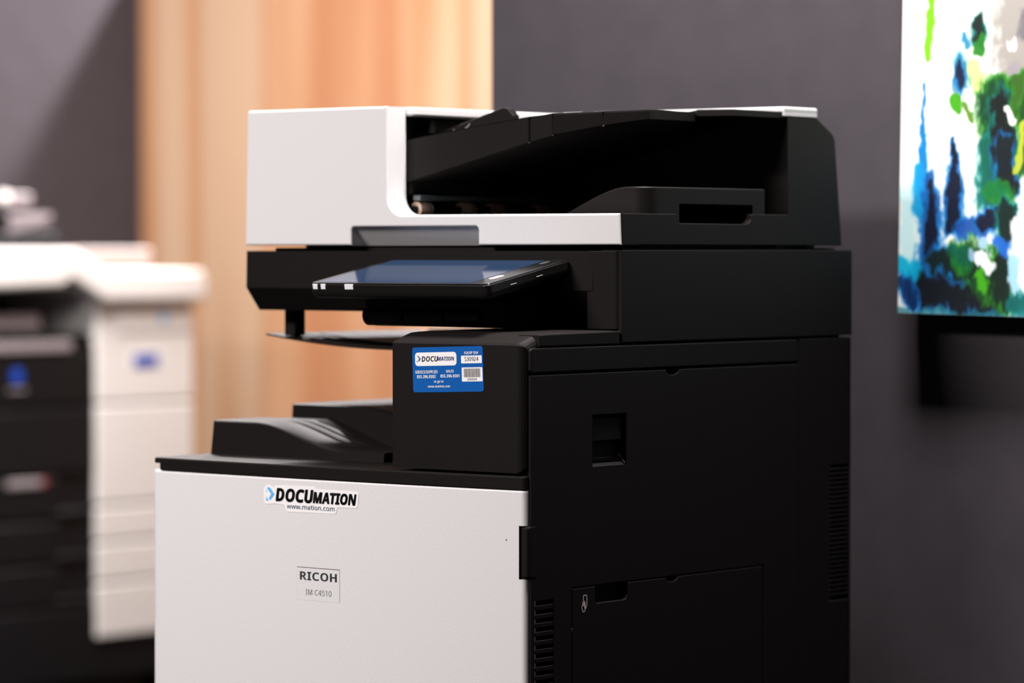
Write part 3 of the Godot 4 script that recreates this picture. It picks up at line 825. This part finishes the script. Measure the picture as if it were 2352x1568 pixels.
func build_feeder(R: Node3D) -> void:
	var Z := Vector3(0, 0, 1)
	# white L-shaped front cover with a finger recess in its lower edge
	var st := mb()
	var o := [Vector2(-0.5940, 1.0565), Vector2(-0.4160, 1.0565), Vector2(-0.4160, 1.0735)]
	for k in 5:
		var a := PI - PI / 2 * k / 4.0
		o.append(Vector2(-0.4110 + 0.005 * cos(a), 1.0740 + 0.005 * sin(a)))
	for k in 5:
		var a := PI / 2 - PI / 2 * k / 4.0
		o.append(Vector2(-0.2185 + 0.005 * cos(a), 1.0740 + 0.005 * sin(a)))
	o.append_array([Vector2(-0.2135, 1.0735), Vector2(-0.2135, 1.0565), Vector2(-0.0005, 1.0565), Vector2(-0.0020, 1.0928)])
	for k in 8:
		var a := -PI / 2 - PI / 2 * k / 7.0
		o.append(Vector2(-0.3330 + 0.024 * cos(a), 1.1168 + 0.024 * sin(a)))
	o.append_array([Vector2(-0.3570, 1.2246), Vector2(-0.5870, 1.2246), Vector2(-0.5895, 1.2236), Vector2(-0.5905, 1.2212)])
	slab(st, o, Vector3.ZERO, BX, UP, Z, -0.2060, -0.1715, 0.0022, 0.0, 3)
	var cover := put(st, "feeder_front_cover", M.white_plastic, R)
	st = mb()
	face(st, [Vector3(-0.4165, 1.0800, -0.1742), Vector3(-0.2130, 1.0800, -0.1742), Vector3(-0.2130, 1.0560, -0.1985), Vector3(-0.4165, 1.0560, -0.1985)], Vector3(0, -0.6, 0.8))
	face(st, [Vector3(-0.4158, 1.0560, -0.1738), Vector3(-0.4158, 1.0795, -0.1738), Vector3(-0.4158, 1.0560, -0.1985)], BX)
	face(st, [Vector3(-0.2137, 1.0560, -0.1738), Vector3(-0.2137, 1.0795, -0.1738), Vector3(-0.2137, 1.0560, -0.1985)], -BX)
	put(st, "finger_recess", M.white_plastic, cover)
	# feeder mechanism block behind the cover, with a white lid above it
	st = mb()
	cbox(st, Vector3(-0.588, 1.0600, -0.600), Vector3(-0.372, 1.2145, -0.206), 0.002)
	cbox(st, Vector3(-0.372, 1.1180, -0.490), Vector3(-0.352, 1.1620, -0.210), 0.003)
	cbox(st, Vector3(-0.372, 1.0600, -0.490), Vector3(-0.356, 1.0900, -0.210), 0.003)
	for z in [-0.245, -0.43]:
		cbox(st, Vector3(-0.372, 1.1920, z - 0.012), Vector3(-0.352, 1.2110, z), 0.002)
	put(st, "feed_unit", M.black_plastic, R)
	st = mb()
	cbox(st, Vector3(-0.5905, 1.2142, -0.572), Vector3(-0.3460, 1.2246, -0.2055), 0.002)
	put(st, "feeder_lid", M.white_plastic, R)
	st = mb()
	cbox(st, Vector3(-0.352, 1.1105, -0.486), Vector3(-0.340, 1.1175, -0.213), 0.001)
	var guide_bar := put(st, "exit_guide_bar", M.metal_grey, R)
	for z in [-0.2250, -0.3080, -0.3640, -0.4560]:
		st = mb()
		cyl(st, Vector3(-0.350, 1.1005, z - 0.008), Vector3(-0.350, 1.1005, z + 0.008), 0.0090, 0.0090, 20)
		put(st, "exit_roller", M.roller_beige, guide_bar)
		st = mb()
		cyl(st, Vector3(-0.350, 1.1005, z - 0.016), Vector3(-0.350, 1.1005, z - 0.0135), 0.0080, 0.0080, 16)
		put(st, "roller_ring", M.roller_beige, guide_bar)
	st = mb()
	cyl(st, Vector3(-0.350, 1.1005, -0.486), Vector3(-0.350, 1.1005, -0.213), 0.0040, 0.0040, 12)
	put(st, "roller_shaft", M.black_plastic, guide_bar)
	# floor of the exit pocket
	st = mb()
	cbox(st, Vector3(-0.372, 1.0600, -0.508), Vector3(-0.0125, 1.0780, -0.2065), 0.001)
	put(st, "exit_floor", M.black_plastic, R)
	# right side wall: low lip with a finger notch, rising to the full-height hinge end
	st = mb()
	slab(st, [Vector2(-0.1735, 1.0565), Vector2(-0.1735, 1.0928), Vector2(-0.2785, 1.0928), Vector2(-0.2800, 1.0918), Vector2(-0.2845, 1.0835), Vector2(-0.2870, 1.0820), Vector2(-0.4200, 1.0815), Vector2(-0.4255, 1.0830), Vector2(-0.4295, 1.0870), Vector2(-0.4312, 1.0928), Vector2(-0.4325, 1.0937), Vector2(-0.5075, 1.0937), Vector2(-0.5060, 1.2140), Vector2(-0.5680, 1.2140), Vector2(-0.6020, 1.1960), Vector2(-0.6075, 1.1910), Vector2(-0.6100, 1.1850), Vector2(-0.6255, 1.0560)], Vector3.ZERO, Z, UP, BX, -0.0120, 0.0, 0.0010, 0.0, 3)
	put(st, "feeder_side_wall", M.black_plastic, R)
	st = mb()
	slab(st, [Vector2(-0.5080, 1.0570), Vector2(-0.5080, 1.2135), Vector2(-0.5680, 1.2135), Vector2(-0.6070, 1.1910), Vector2(-0.6250, 1.0570)], Vector3.ZERO, Z, UP, BX, -0.5880, -0.0120)
	cbox(st, Vector3(-0.346, 1.2115, -0.520), Vector3(-0.0005, 1.2200, -0.4990), 0.001)
	put(st, "hinge_housing", M.black_plastic, R)
	st = mb()
	slab(st, [Vector2(-0.346, -0.5690), Vector2(0.0005, -0.5690), Vector2(0.0005, -0.4985), Vector2(-0.346, -0.4985)], Vector3.ZERO, BX, Z, UP, 1.2198, 1.2254, 0.002)
	slab(st, [Vector2(-0.05, -0.5690), Vector2(0.0005, -0.5690), Vector2(0.0005, -0.4985), Vector2(-0.05, -0.5050)], Vector3.ZERO, BX, Z, UP, 1.2145, 1.2205, 0.0)
	put(st, "hinge_cap", M.white_plastic, R)
	for z in [-0.585, -0.520]:
		st = mb()
		cbox(st, Vector3(-0.08, 1.0500, z - 0.010), Vector3(-0.02, 1.0580, z + 0.010), 0.001)
		put(st, "hinge_foot", M.black_plastic, R)
	# document tray: a sloping plate whose far end tapers into a tongue
	var top := func(x: float) -> float:
		var k := [[-0.372, 1.1835], [-0.359, 1.1850], [-0.247, 1.1992], [-0.163, 1.2086], [-0.128, 1.2112], [-0.100, 1.2130], [-0.075, 1.2148], [-0.050, 1.2165]]
		for i in k.size() - 1:
			if x <= k[i + 1][0]:
				return remap(x, k[i][0], k[i + 1][0], k[i][1], k[i + 1][1])
		return k[-1][1]
	var low := func(x: float) -> float:
		var k := [[-0.372, 1.1290], [-0.359, 1.1320], [-0.160, 1.1786], [-0.128, 1.1855], [-0.090, 1.1960], [-0.070, 1.2010], [-0.050, 1.2045]]
		for i in k.size() - 1:
			if x <= k[i + 1][0]:
				return remap(x, k[i][0], k[i + 1][0], k[i][1], k[i + 1][1])
		return k[-1][1]
	var rim := []
	for x in steps(-0.366, -0.166, 10):
		rim.append(Vector2(x, -0.2070))
	rim.append(Vector2(-0.1655, -0.2078)); rim.append(Vector2(-0.1645, -0.2095)); rim.append(Vector2(-0.1620, -0.2095)); rim.append(Vector2(-0.1610, -0.2078))
	for p in [[-0.130, -0.2075], [-0.1293, -0.2085], [-0.1284, -0.2085], [-0.1276, -0.2080], [-0.115, -0.2215], [-0.100, -0.2375], [-0.088, -0.2500], [-0.0872, -0.2515], [-0.0862, -0.2520], [-0.075, -0.2645], [-0.060, -0.2805], [-0.0530, -0.2880], [-0.0505, -0.2930], [-0.0500, -0.3000], [-0.0500, -0.3400], [-0.0500, -0.3800], [-0.0520, -0.3860], [-0.060, -0.395], [-0.100, -0.436], [-0.128, -0.466]]:
		rim.append(Vector2(p[0], p[1]))
	for x in steps(-0.140, -0.366, 10):
		rim.append(Vector2(x, -0.4720))
	st = mb()
	var rp := PackedVector2Array(rim)
	var ids := Geometry2D.triangulate_polygon(rp)
	for t in range(0, ids.size(), 3):
		var a: Vector2 = rp[ids[t]]
		var b: Vector2 = rp[ids[t + 1]]
		var c: Vector2 = rp[ids[t + 2]]
		face(st, [Vector3(a.x, top.call(a.x), a.y), Vector3(b.x, top.call(b.x), b.y), Vector3(c.x, top.call(c.x), c.y)], UP)
		face(st, [Vector3(a.x, low.call(a.x), a.y), Vector3(b.x, low.call(b.x), b.y), Vector3(c.x, low.call(c.x), c.y)], -UP)
	var mid := Vector2(-0.2, -0.34)
	for i in rp.size():
		var a := rp[i]
		var b := rp[(i + 1) % rp.size()]
		var e := b - a
		var out := Vector3(e.y, 0, -e.x)
		if out.dot(Vector3(a.x - mid.x, 0, a.y - mid.y)) < 0.0 and e.length() > 0.004:
			out = -out
		var ta: float = top.call(a.x)
		var tb: float = top.call(b.x)
		var la: float = low.call(a.x)
		var lb: float = low.call(b.x)
		# rounded upper and lower rims
		var n2 := Vector2(out.x, out.z).normalized() * 0.0012
		face(st, [Vector3(a.x, la + 0.0012, a.y), Vector3(b.x, lb + 0.0012, b.y), Vector3(b.x, tb - 0.0012, b.y), Vector3(a.x, ta - 0.0012, a.y)], out)
		face(st, [Vector3(a.x, ta - 0.0012, a.y), Vector3(b.x, tb - 0.0012, b.y), Vector3(b.x - n2.x, tb + 0.0001, b.y - n2.y), Vector3(a.x - n2.x, ta + 0.0001, a.y - n2.y)], out + UP * out.length())
		face(st, [Vector3(a.x, la + 0.0012, a.y), Vector3(b.x, lb + 0.0012, b.y), Vector3(b.x - n2.x, lb - 0.0001, b.y - n2.y), Vector3(a.x - n2.x, la - 0.0001, a.y - n2.y)], out - UP * out.length())
	var tray := put(st, "document_tray", M.black_plastic, R)
	for gz in [-0.262, -0.425]:
		st = mb()
		slab(st, [Vector2(-0.360, 1.1850), Vector2(-0.352, 1.1950), Vector2(-0.250, 1.2232), Vector2(-0.242, 1.2215), Vector2(-0.234, 1.2130), Vector2(-0.234, 1.2000)], Vector3.ZERO, BX, UP, Z, gz - 0.012, gz, 0.0007, 0.0007)
		put(st, "side_guide", M.black_plastic, tray)
	st = mb()
	var arc := []
	for k in 13:
		var a := PI + PI * k / 12.0
		arc.append(Vector2(-0.3150 + 0.0125 * cos(a), 1.2015 + 0.0042 * sin(a) + 0.27 * 0.0125 * cos(a)))
	stroke(st, arc, 0.0009, func(p: Vector2, l: float) -> Vector3: return Vector3(p.x, p.y, -0.2620 + 0.0003 * l))
	put(st, "finger_mark", M.icon_grey, tray)
	st = mb()
	slab(st, [Vector2(-0.360, -0.5050), Vector2(-0.0030, -0.5050), Vector2(-0.0030, -0.3950), Vector2(-0.0500, -0.3870), Vector2(-0.130, -0.4600), Vector2(-0.360, -0.4640)], Vector3.ZERO, BX, Z, UP, 1.2118, 1.2194, 0.001)
	put(st, "rear_roof", M.black_plastic, R)
	# exit tray: ramp that rises to a raised stop with a finger opening in its side
	st = mb()
	var ey := func(x: float) -> float:
		var t := clampf((x + 0.170) / 0.140, 0.0, 1.0)
		return lerpf(1.0830, 1.1244, t * t * (3.0 - 2.0 * t))
	var ex := steps(-0.200, -0.0270, 28)
	var path := []
	for x in ex:
		path.append(Vector2(x, -0.2250))
	for k in range(1, 8):
		var a := PI / 2 - PI / 2 * k / 7.0
		path.append(Vector2(-0.0270 + 0.0225 * cos(a), -0.2475 + 0.0225 * sin(a)))
	for z in steps(-0.2650, -0.4640, 8):
		path.append(Vector2(-0.0045, z))
	for i in path.size() - 1:
		var a: Vector2 = path[i]
		var b: Vector2 = path[i + 1]
		var e := b - a
		var out := Vector3(-e.y, 0, e.x).normalized()
		var ya: float = ey.call(a.x)
		var yb: float = ey.call(b.x)
		var bot := 1.070
		if a.y < -0.2725 and b.y > -0.4400:
			bot = 1.1050
		var r := 0.0014
		face(st, [Vector3(a.x, bot, a.y), Vector3(b.x, bot, b.y), Vector3(b.x, yb - r, b.y), Vector3(a.x, ya - r, a.y)], out, 1)
		face(st, [Vector3(a.x, ya - r, a.y), Vector3(b.x, yb - r, b.y), Vector3(b.x - out.x * r, yb, b.y - out.z * r), Vector3(a.x - out.x * r, ya, a.y - out.z * r)], out + UP, 2)
		if bot > 1.1:
			face(st, [Vector3(a.x, bot, a.y), Vector3(b.x, bot, b.y), Vector3(b.x - 0.03, bot, b.y), Vector3(a.x - 0.03, bot, a.y)], -UP)
	for i in ex.size() - 1:
		face(st, [Vector3(ex[i], ey.call(ex[i]), -0.2264), Vector3(ex[i + 1], ey.call(ex[i + 1]), -0.2264), Vector3(ex[i + 1], ey.call(ex[i + 1]), -0.464), Vector3(ex[i], ey.call(ex[i]), -0.464)], UP, 3)
	face(st, [Vector3(-0.0270, 1.1244, -0.2264), Vector3(-0.0059, 1.1244, -0.2475), Vector3(-0.0059, 1.1244, -0.464), Vector3(-0.0270, 1.1244, -0.464)], UP)
	face(st, [Vector3(-0.0045, 1.070, -0.464), Vector3(-0.0045, 1.1244, -0.464), Vector3(-0.2, 1.1244, -0.464), Vector3(-0.2, 1.070, -0.464)], -BZ)
	for z in [-0.2725, -0.4400]:
		face(st, [Vector3(-0.0045, 1.070, z), Vector3(-0.0345, 1.070, z), Vector3(-0.0345, 1.105, z), Vector3(-0.0045, 1.105, z)], BZ * (1.0 if z < -0.3 else -1.0))
	put(st, "exit_tray", M.black_plastic, R)

func build_panel(R: Node3D) -> void:
	# tilted touch panel on a hinged arm in front of the scanner
	var near := Vector3(-0.2095, 1.0116, -0.0190)
	var back := Vector3(-0.2095, 1.0395, -0.1680)
	var ey := (back - near).normalized()
	var en := Vector3(1, 0, 0).cross(ey).normalized()
	if en.y < 0.0:
		en = -en
	var L := (back - near).length()
	var hw := 0.1365
	var st := mb()
	slab(st, rrect(-hw, 0.0, hw, L, 0.007, 5), near, BX, ey, en, -0.0195, -0.0012, 0.0012, 0.009, 4)
	var P := put(st, "control_panel", M.panel_black, R)
	st = mb()
	slab(st, rrect(-hw + 0.0008, 0.0008, hw - 0.0008, L - 0.0008, 0.0065, 5), near, BX, ey, en, -0.0012, 0.0002, 0.0008, 0.0, 3)
	put(st, "panel_glass", M.gloss_black, P)
	st = mb()
	slab(st, rrect(-hw + 0.010, 0.0060, hw - 0.030, L - 0.0090, 0.001, 2), near, BX, ey, en, 0.0002, 0.0004)
	put(st, "screen", M.screen_blue, P)
	st = mb()
	slab(st, rrect(-hw + 0.248, 0.030, -hw + 0.258, 0.052, 0.0045, 5), near, BX, ey, en, 0.0001, 0.0005)
	put(st, "home_key", M.icon_grey, P)
	st = mb()
	slab(st, rrect(-hw + 0.250, L - 0.030, -hw + 0.257, L - 0.014, 0.003, 4), near, BX, ey, en, 0.0001, 0.0005)
	put(st, "sensor_window", M.key_grey, P)
	for m in [[0.006, 0.013], [0.0185, 0.0255], [0.056, 0.0690]]:
		st = mb()
		slab(st, [Vector2(-hw + m[0], -0.0070), Vector2(-hw + m[1], -0.0070), Vector2(-hw + m[1], -0.0012), Vector2(-hw + m[0], -0.0012)], near, BX, en, -ey, -0.003, 0.0006)
		put(st, "status_light", M.print_white, P)
	for m in [0.040, 0.088]:
		st = mb()
		slab(st, [Vector2(m, -0.0085), Vector2(m + 0.011, -0.0085), Vector2(m + 0.011, -0.0078), Vector2(m, -0.0078)], near + BX * hw, ey, en, BX, -0.002, 0.0005)
		put(st, "port_mark", M.icon_grey, P)
	# arm under the panel
	st = mb()
	slab(st, [Vector2(-0.085, 0.9920), Vector2(-0.172, 1.0020), Vector2(-0.185, 0.9650), Vector2(-0.150, 0.9605), Vector2(-0.100, 0.9605), Vector2(-0.088, 0.9680)], Vector3.ZERO, Vector3(0, 0, 1), UP, BX, -0.3250, -0.105, 0.006, 0.012, 3)
	var arm := put(st, "panel_arm", M.black_plastic, R)
	for sgm in [[-0.318, -0.258], [-0.253, -0.195], [-0.190, -0.140]]:
		st = mb()
		cyl(st, Vector3(sgm[0], 0.9735, -0.0940), Vector3(sgm[1], 0.9735, -0.0940), 0.0125, 0.0125, 28)
		put(st, "hinge_barrel", M.panel_black, arm)

# ------------------------------------------------------------------ the far copier, facing +x
func build_copier() -> void:
	var X := -3.350
	var R := thing("office_copier", "white and black floor copier against the left wall before the wooden partition", "copier", Vector3(X - 0.34, 0, -2.50))
	var Z := Vector3(0, 0, 1)
	var blk := func(called: String, m: Material, x0: float, x1: float, y0: float, y1: float, z0: float, z1: float, b := 0.004, parent: Node3D = null) -> MeshInstance3D:
		var st := mb()
		cbox(st, Vector3(X + x0, y0, z0), Vector3(X + x1, y1, z1), b)
		return put(st, called, m, parent if parent else R)
	blk.call("body_frame", M.copier_black, -0.68, -0.01, 0.06, 0.845, -2.895, -2.02, 0.01)
	blk.call("rear_column", M.copier_black, -0.68, -0.36, 0.845, 1.00, -2.895, -2.02, 0.01)
	for cz in [-2.84, -2.10]:
		for cx in [-0.60, -0.08]:
			var st := mb()
			cyl(st, Vector3(X + cx, 0.03, cz - 0.015), Vector3(X + cx, 0.03, cz + 0.015), 0.03, 0.03)
			cbox(st, Vector3(X + cx - 0.02, 0.03, cz - 0.02), Vector3(X + cx + 0.02, 0.065, cz + 0.02), 0.003)
			put(st, "caster", M.caster_grey, R)
	# white right-hand cabinet in stacked panels
	for s in [[0.160, 0.285], [0.289, 0.378], [0.382, 0.462], [0.466, 0.696], [0.700, 0.930]]:
		blk.call("white_panel", M.copier_white, -0.30, 0.0, s[0], s[1], -2.895, -2.578, 0.006)
	blk.call("panel_inset", M.copier_grey if false else M.copier_white, -0.02, 0.004, 0.862, 0.925, -2.885, -2.64, 0.002)
	var stk: MeshInstance3D = blk.call("company_sticker", M.sticker_white, -0.001, 0.0012, 0.778, 0.812, -2.785, -2.685, 0.0003)
	blk.call("sticker_print", M.logo_blue, 0.001, 0.0018, 0.780, 0.810, -2.775, -2.695, 0.0002, stk)
	blk.call("round_sticker", M.print_sky, 0.0035, 0.0046, 0.882, 0.904, -2.802, -2.780, 0.0003)
	# white fascia: high over the main unit, stepping down to the right-hand cabinet
	var st := mb()
	slab(st, [Vector2(-2.02, 1.055), Vector2(-2.495, 1.052), Vector2(-2.585, 1.006), Vector2(-2.900, 1.004), Vector2(-2.916, 0.985), Vector2(-2.914, 0.945), Vector2(-2.900, 0.932), Vector2(-2.582, 0.932), Vector2(-2.480, 0.985), Vector2(-2.450, 0.968), Vector2(-2.02, 0.958)], Vector3(X, 0, 0), Z, UP, BX, -0.33, 0.028, 0.012, 0.0, 3)
	put(st, "white_fascia", M.copier_white, R)
	blk.call("top_deck", M.copier_tan, -0.36, -0.02, 1.000, 1.054, -2.78, -2.54, 0.006)
	# output pocket with paper
	blk.call("pocket_back", M.copier_black, -0.40, -0.36, 0.845, 0.97, -2.575, -2.02, 0.002)
	blk.call("paper_tray", M.copier_black, -0.35, -0.005, 0.846, 0.862, -2.570, -2.02, 0.003)
	blk.call("paper_shelf", M.copier_grey, -0.35, -0.02, 0.870, 0.905, -2.425, -2.02, 0.004)
	blk.call("grey_rail", M.copier_grey, -0.05, 0.004, 0.822, 0.846, -2.500, -2.02, 0.003)
	# black doors and drawers
	var d1: MeshInstance3D = blk.call("upper_door", M.copier_black, -0.03, 0.0, 0.700, 0.820, -2.574, -2.02, 0.005)
	st = mb()
	cyl(st, Vector3(X - 0.001, 0.770, -2.332), Vector3(X + 0.0015, 0.770, -2.332), 0.017, 0.017, 24)
	put(st, "round_logo", M.logo_blue, d1)
	blk.call("logo_print", M.copier_grey, 0.0, 0.001, 0.736, 0.742, -2.358, -2.306, 0.0002, d1)
	var d2: MeshInstance3D = blk.call("middle_door", M.copier_black, -0.03, 0.0, 0.545, 0.692, -2.574, -2.02, 0.005)
	blk.call("silver_badge", M.copier_grey, -0.001, 0.003, 0.520, 0.536, -2.405, -2.30, 0.001, d2)
	blk.call("red_stripe", M.red_print, -0.001, 0.0034, 0.522, 0.536, -2.418, -2.404, 0.0005, d2)
	for y in [0.445, 0.345, 0.245]:
		var d: MeshInstance3D = blk.call("drawer_front", M.copier_black, -0.03, 0.0, y, y + 0.092, -2.460, -2.02, 0.005)
		blk.call("drawer_pull", M.copier_black, -0.05, -0.022, y + 0.02, y + 0.075, -2.574, -2.462, 0.005, d)
		blk.call("pull_edge", M.copier_black, -0.03, 0.0, y, y + 0.018, -2.574, -2.462, 0.005, d)
	blk.call("plinth", M.copier_black, -0.03, 0.0, 0.07, 0.238, -2.574, -2.02, 0.004)
	# document feeder and its tray on top
	blk.call("scanner_top", M.copier_black, -0.62, -0.06, 1.053, 1.090, -2.52, -2.02, 0.006)
	var fd: MeshInstance3D = blk.call("document_feeder", M.copier_black, -0.60, -0.10, 1.090, 1.145, -2.41, -2.02, 0.01)
	blk.call("feeder_top", M.copier_grey, -0.60, -0.12, 1.146, 1.180, -2.495, -2.02, 0.006, fd)
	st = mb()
	ball(st, Vector3(X - 0.105, 1.168, -2.392), 0.017)  # white ball added in place of a small bright glint
	put(st, "glint_ball", M.copier_white, fd)
	st = mb()
	slab(st, [Vector2(-2.42, 1.082), Vector2(-2.57, 1.118), Vector2(-2.572, 1.135), Vector2(-2.42, 1.098)], Vector3(X, 0, 0), Z, UP, BX, -0.50, -0.14, 0.003, 0.003)
	put(st, "feed_tray", M.copier_grey, fd)

# ------------------------------------------------------------------ wooden partition
func build_partition() -> void:
	var R := thing("wooden_partition", "tall warm brown wood veneer partition standing beyond the white copier", "partition", Vector3(-3.20, 0, -3.52))
	var st := mb()
	cbox(st, Vector3(-4.118, 0.0, -3.560), Vector3(-2.280, 1.830, -3.503), 0.003)
	put(st, "core", M.wood_1, R)
	var x := -4.118
	var k := 0
	for w in [0.222, 0.225, 0.215, 0.240, 0.225, 0.260, 0.262, 0.185]:
		st = mb()
		cbox(st, Vector3(x, 0.06, -3.503), Vector3(x + w - 0.002, 1.833, -3.483), 0.0015)
		put(st, "veneer_panel", M["wood_%d" % ([0, 2, 1, 0, 1, 2, 0, 1][k])], R)
		x += w
		k += 1
	st = mb()
	cbox(st, Vector3(-4.10, 0.0, -3.504), Vector3(-2.30, 0.058, -3.495), 0.001)
	put(st, "toe_kick", M.copier_black, R)

# ------------------------------------------------------------------ lamps
func ceiling_panel(at: Vector3, size: Vector2, energy: float, tint: Color, label: String) -> void:
	var R := thing("ceiling_light", label, "ceiling light", at)
	var st := mb()
	var w := size.x / 2.0
	var d := size.y / 2.0
	var t := 0.025
	cbox(st, at + Vector3(-w - t, 0.0, -d - t), at + Vector3(w + t, 0.05, -d), 0.003)
	cbox(st, at + Vector3(-w - t, 0.0, d), at + Vector3(w + t, 0.05, d + t), 0.003)
	cbox(st, at + Vector3(-w - t, 0.0, -d), at + Vector3(-w, 0.05, d), 0.003)
	cbox(st, at + Vector3(w, 0.0, -d), at + Vector3(w + t, 0.05, d), 0.003)
	put(st, "frame", M.lamp_frame, R)
	st = mb()
	cbox(st, at + Vector3(-w, 0.012, -d), at + Vector3(w, 0.045, d), 0.002)
	put(st, "diffuser", M.lamp_glow, R)
	var l := AreaLight3D.new()
	l.name = "light"
	l.area_size = size
	l.light_color = tint
	l.light_energy = energy
	l.shadow_enabled = true
	l.area_range = 14.0
	R.add_child(l)
	l.position = Vector3(0, 0.004, 0)
	l.rotation_degrees = Vector3(-90, 0, 0)

func downlight(at: Vector3, r: float, energy: float, tint: Color, label: String) -> void:
	var R := thing("recessed_downlight", label, "downlight", at)
	var st := mb()
	for i in 32:
		var a0 := TAU * i / 32
		var a1 := TAU * (i + 1) / 32
		var p := Vector3(cos(a0), 0, sin(a0))
		var q := Vector3(cos(a1), 0, sin(a1))
		face(st, [at + p * r, at + q * r, at + q * (r + 0.02), at + p * (r + 0.02)], -UP)
		face(st, [at + p * (r + 0.02), at + q * (r + 0.02), at + q * (r + 0.02) + UP * 0.05, at + p * (r + 0.02) + UP * 0.05], p)
		face(st, [at + p * r, at + q * r, at + q * r + UP * 0.05, at + p * r + UP * 0.05], -p)
	put(st, "trim_ring", M.lamp_frame, R)
	st = mb()
	cyl(st, at + UP * 0.012, at + UP * 0.03, r, r, 32)
	put(st, "lens", M.lamp_glow, R)
	var l := AreaLight3D.new()
	l.name = "light"
	l.area_size = Vector2(r * 1.75, r * 1.75)
	l.light_color = tint
	l.light_energy = energy
	l.shadow_enabled = true
	l.area_range = 14.0
	R.add_child(l)
	l.position = Vector3(0, 0.006, 0)
	l.rotation_degrees = Vector3(-90, 0, 0)

# ------------------------------------------------------------------ the scene
func _ready() -> void:
	# camera
	var cam := Camera3D.new()
	cam.name = "camera"
	add_child(cam)
	cam.position = Vector3(2.4518, 1.05, 3.0330)
	cam.rotation_degrees = Vector3(-1.486, 39.2, 0)
	cam.near = 0.1
	cam.far = 40.0
	var ca := CameraAttributesPhysical.new()
	ca.frustum_focal_length = 123.29
	ca.frustum_focus_distance = 4.0
	ca.exposure_aperture = 2.9
	ca.frustum_near = 0.1
	ca.frustum_far = 40.0
	cam.attributes = ca
	cam.fov = rad_to_deg(2.0 * atan(784.0 / 8055.0))
	cam.current = true
	# surroundings and exposure
	var we := WorldEnvironment.new()
	we.name = "surroundings"
	var e := Environment.new()
	e.background_mode = Environment.BG_COLOR
	e.background_color = Color(0, 0, 0)
	e.tonemap_mode = Environment.TONE_MAPPER_LINEAR
	e.tonemap_exposure = 1.0
	e.sdfgi_enabled = true
	e.ssao_enabled = true
	e.ssil_enabled = true
	we.environment = e
	add_child(we)
	make_materials()
	# lamps
	ceiling_panel(Vector3(-0.85, 2.70, 2.15), Vector2(1.2, 0.6), 17.5, Color(1.0, 0.975, 0.97), "bright panel in the ceiling well before the printer door")
	ceiling_panel(Vector3(0.18, 2.70, -0.24), Vector2(0.6, 0.3), 9.5, Color(1.0, 0.98, 0.975), "bright narrow panel in the ceiling above the printer")
	ceiling_panel(Vector3(-2.62, 2.70, -1.80), Vector2(0.9, 0.6), 16.5, Color(1.0, 0.975, 0.965), "bright oblong panel in the ceiling of the far bay")
	downlight(Vector3(-3.20, 2.71, -4.15), 0.11, 19.5, Color(1.0, 0.965, 0.975), "round downlight in the ceiling behind the wooden partition")
	# room
	var st := mb()
	cbox(st, Vector3(-4.24, -0.1, -5.1), Vector3(3.9, 0.0, 4.5), 0.0)
	structure(st, "floor", M.carpet, "dark grey carpeted floor")
	st = mb()
	cbox(st, Vector3(-4.24, 2.75, -5.1), Vector3(3.9, 2.9, 4.5), 0.0)
	structure(st, "ceiling", M.ceiling_white, "white ceiling of the office")
	st = mb()
	cbox(st, Vector3(-0.713, 0.0, -0.92), Vector3(3.7, 2.75, -0.80), 0.002)
	structure(st, "wall_back", M.wall_paint, "grey painted wall behind the printer")
	st = mb()
	cbox(st, Vector3(-4.12, 0.0, -5.1), Vector3(3.7, 2.75, -5.0), 0.0)
	structure(st, "wall_far", M.far_paint, "grey painted wall at the end of the far bay")
	st = mb()
	cbox(st, Vector3(-4.24, 0.0, -5.1), Vector3(-4.12, 2.75, 4.4), 0.0)
	structure(st, "wall_left", M.far_paint, "grey painted wall behind the far copier")
	st = mb()
	cbox(st, Vector3(3.7, 0.0, -5.1), Vector3(3.8, 2.75, 4.4), 0.0)
	structure(st, "wall_right", M.far_paint, "grey painted wall facing the printer's side")
	st = mb()
	cbox(st, Vector3(-4.12, 0.0, 4.3), Vector3(3.7, 2.75, 4.4), 0.0)
	structure(st, "wall_front", M.far_paint, "grey painted wall facing the printer's door")
	build_printer()
	build_copier()
	build_partition()
	build_painting()

func build_painting() -> void:
	var R := thing("canvas_painting", "abstract canvas of blue green and black paint on white hung on grey wall", "painting", Vector3(-0.0008, 0.9705, -0.755))
	R.set_meta("origin", Vector3.ZERO)
	R.rotation_degrees = Vector3(0, 0, -1.0)
	var W := 0.62
	var H := 0.82
	var st := mb()
	st.set_smooth_group(-1)
	for v in [[0, 0], [0, 1], [1, 1], [0, 0], [1, 1], [1, 0]]:
		st.set_uv(Vector2(v[0], 1.0 - v[1]))
		st.set_normal(BZ)
		st.add_vertex(Vector3(v[0] * W, v[1] * H, 0.0))
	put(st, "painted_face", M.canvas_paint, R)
	st = mb()
	cbox(st, Vector3(0, 0, -0.0365), Vector3(W, H, -0.0002), 0.001)
	put(st, "stretched_canvas", M.canvas_edge, R)
	st = mb()
	cbox(st, Vector3(W * 0.5 - 0.05, H * 0.9, -0.0445), Vector3(W * 0.5 + 0.05, H * 0.92, -0.0365), 0.001)
	cbox(st, Vector3(0.10, 0.02, -0.0445), Vector3(0.13, 0.05, -0.0365), 0.001)
	cbox(st, Vector3(W - 0.13, 0.02, -0.0445), Vector3(W - 0.10, 0.05, -0.0365), 0.001)
	put(st, "wall_spacer", M.copier_black, R)
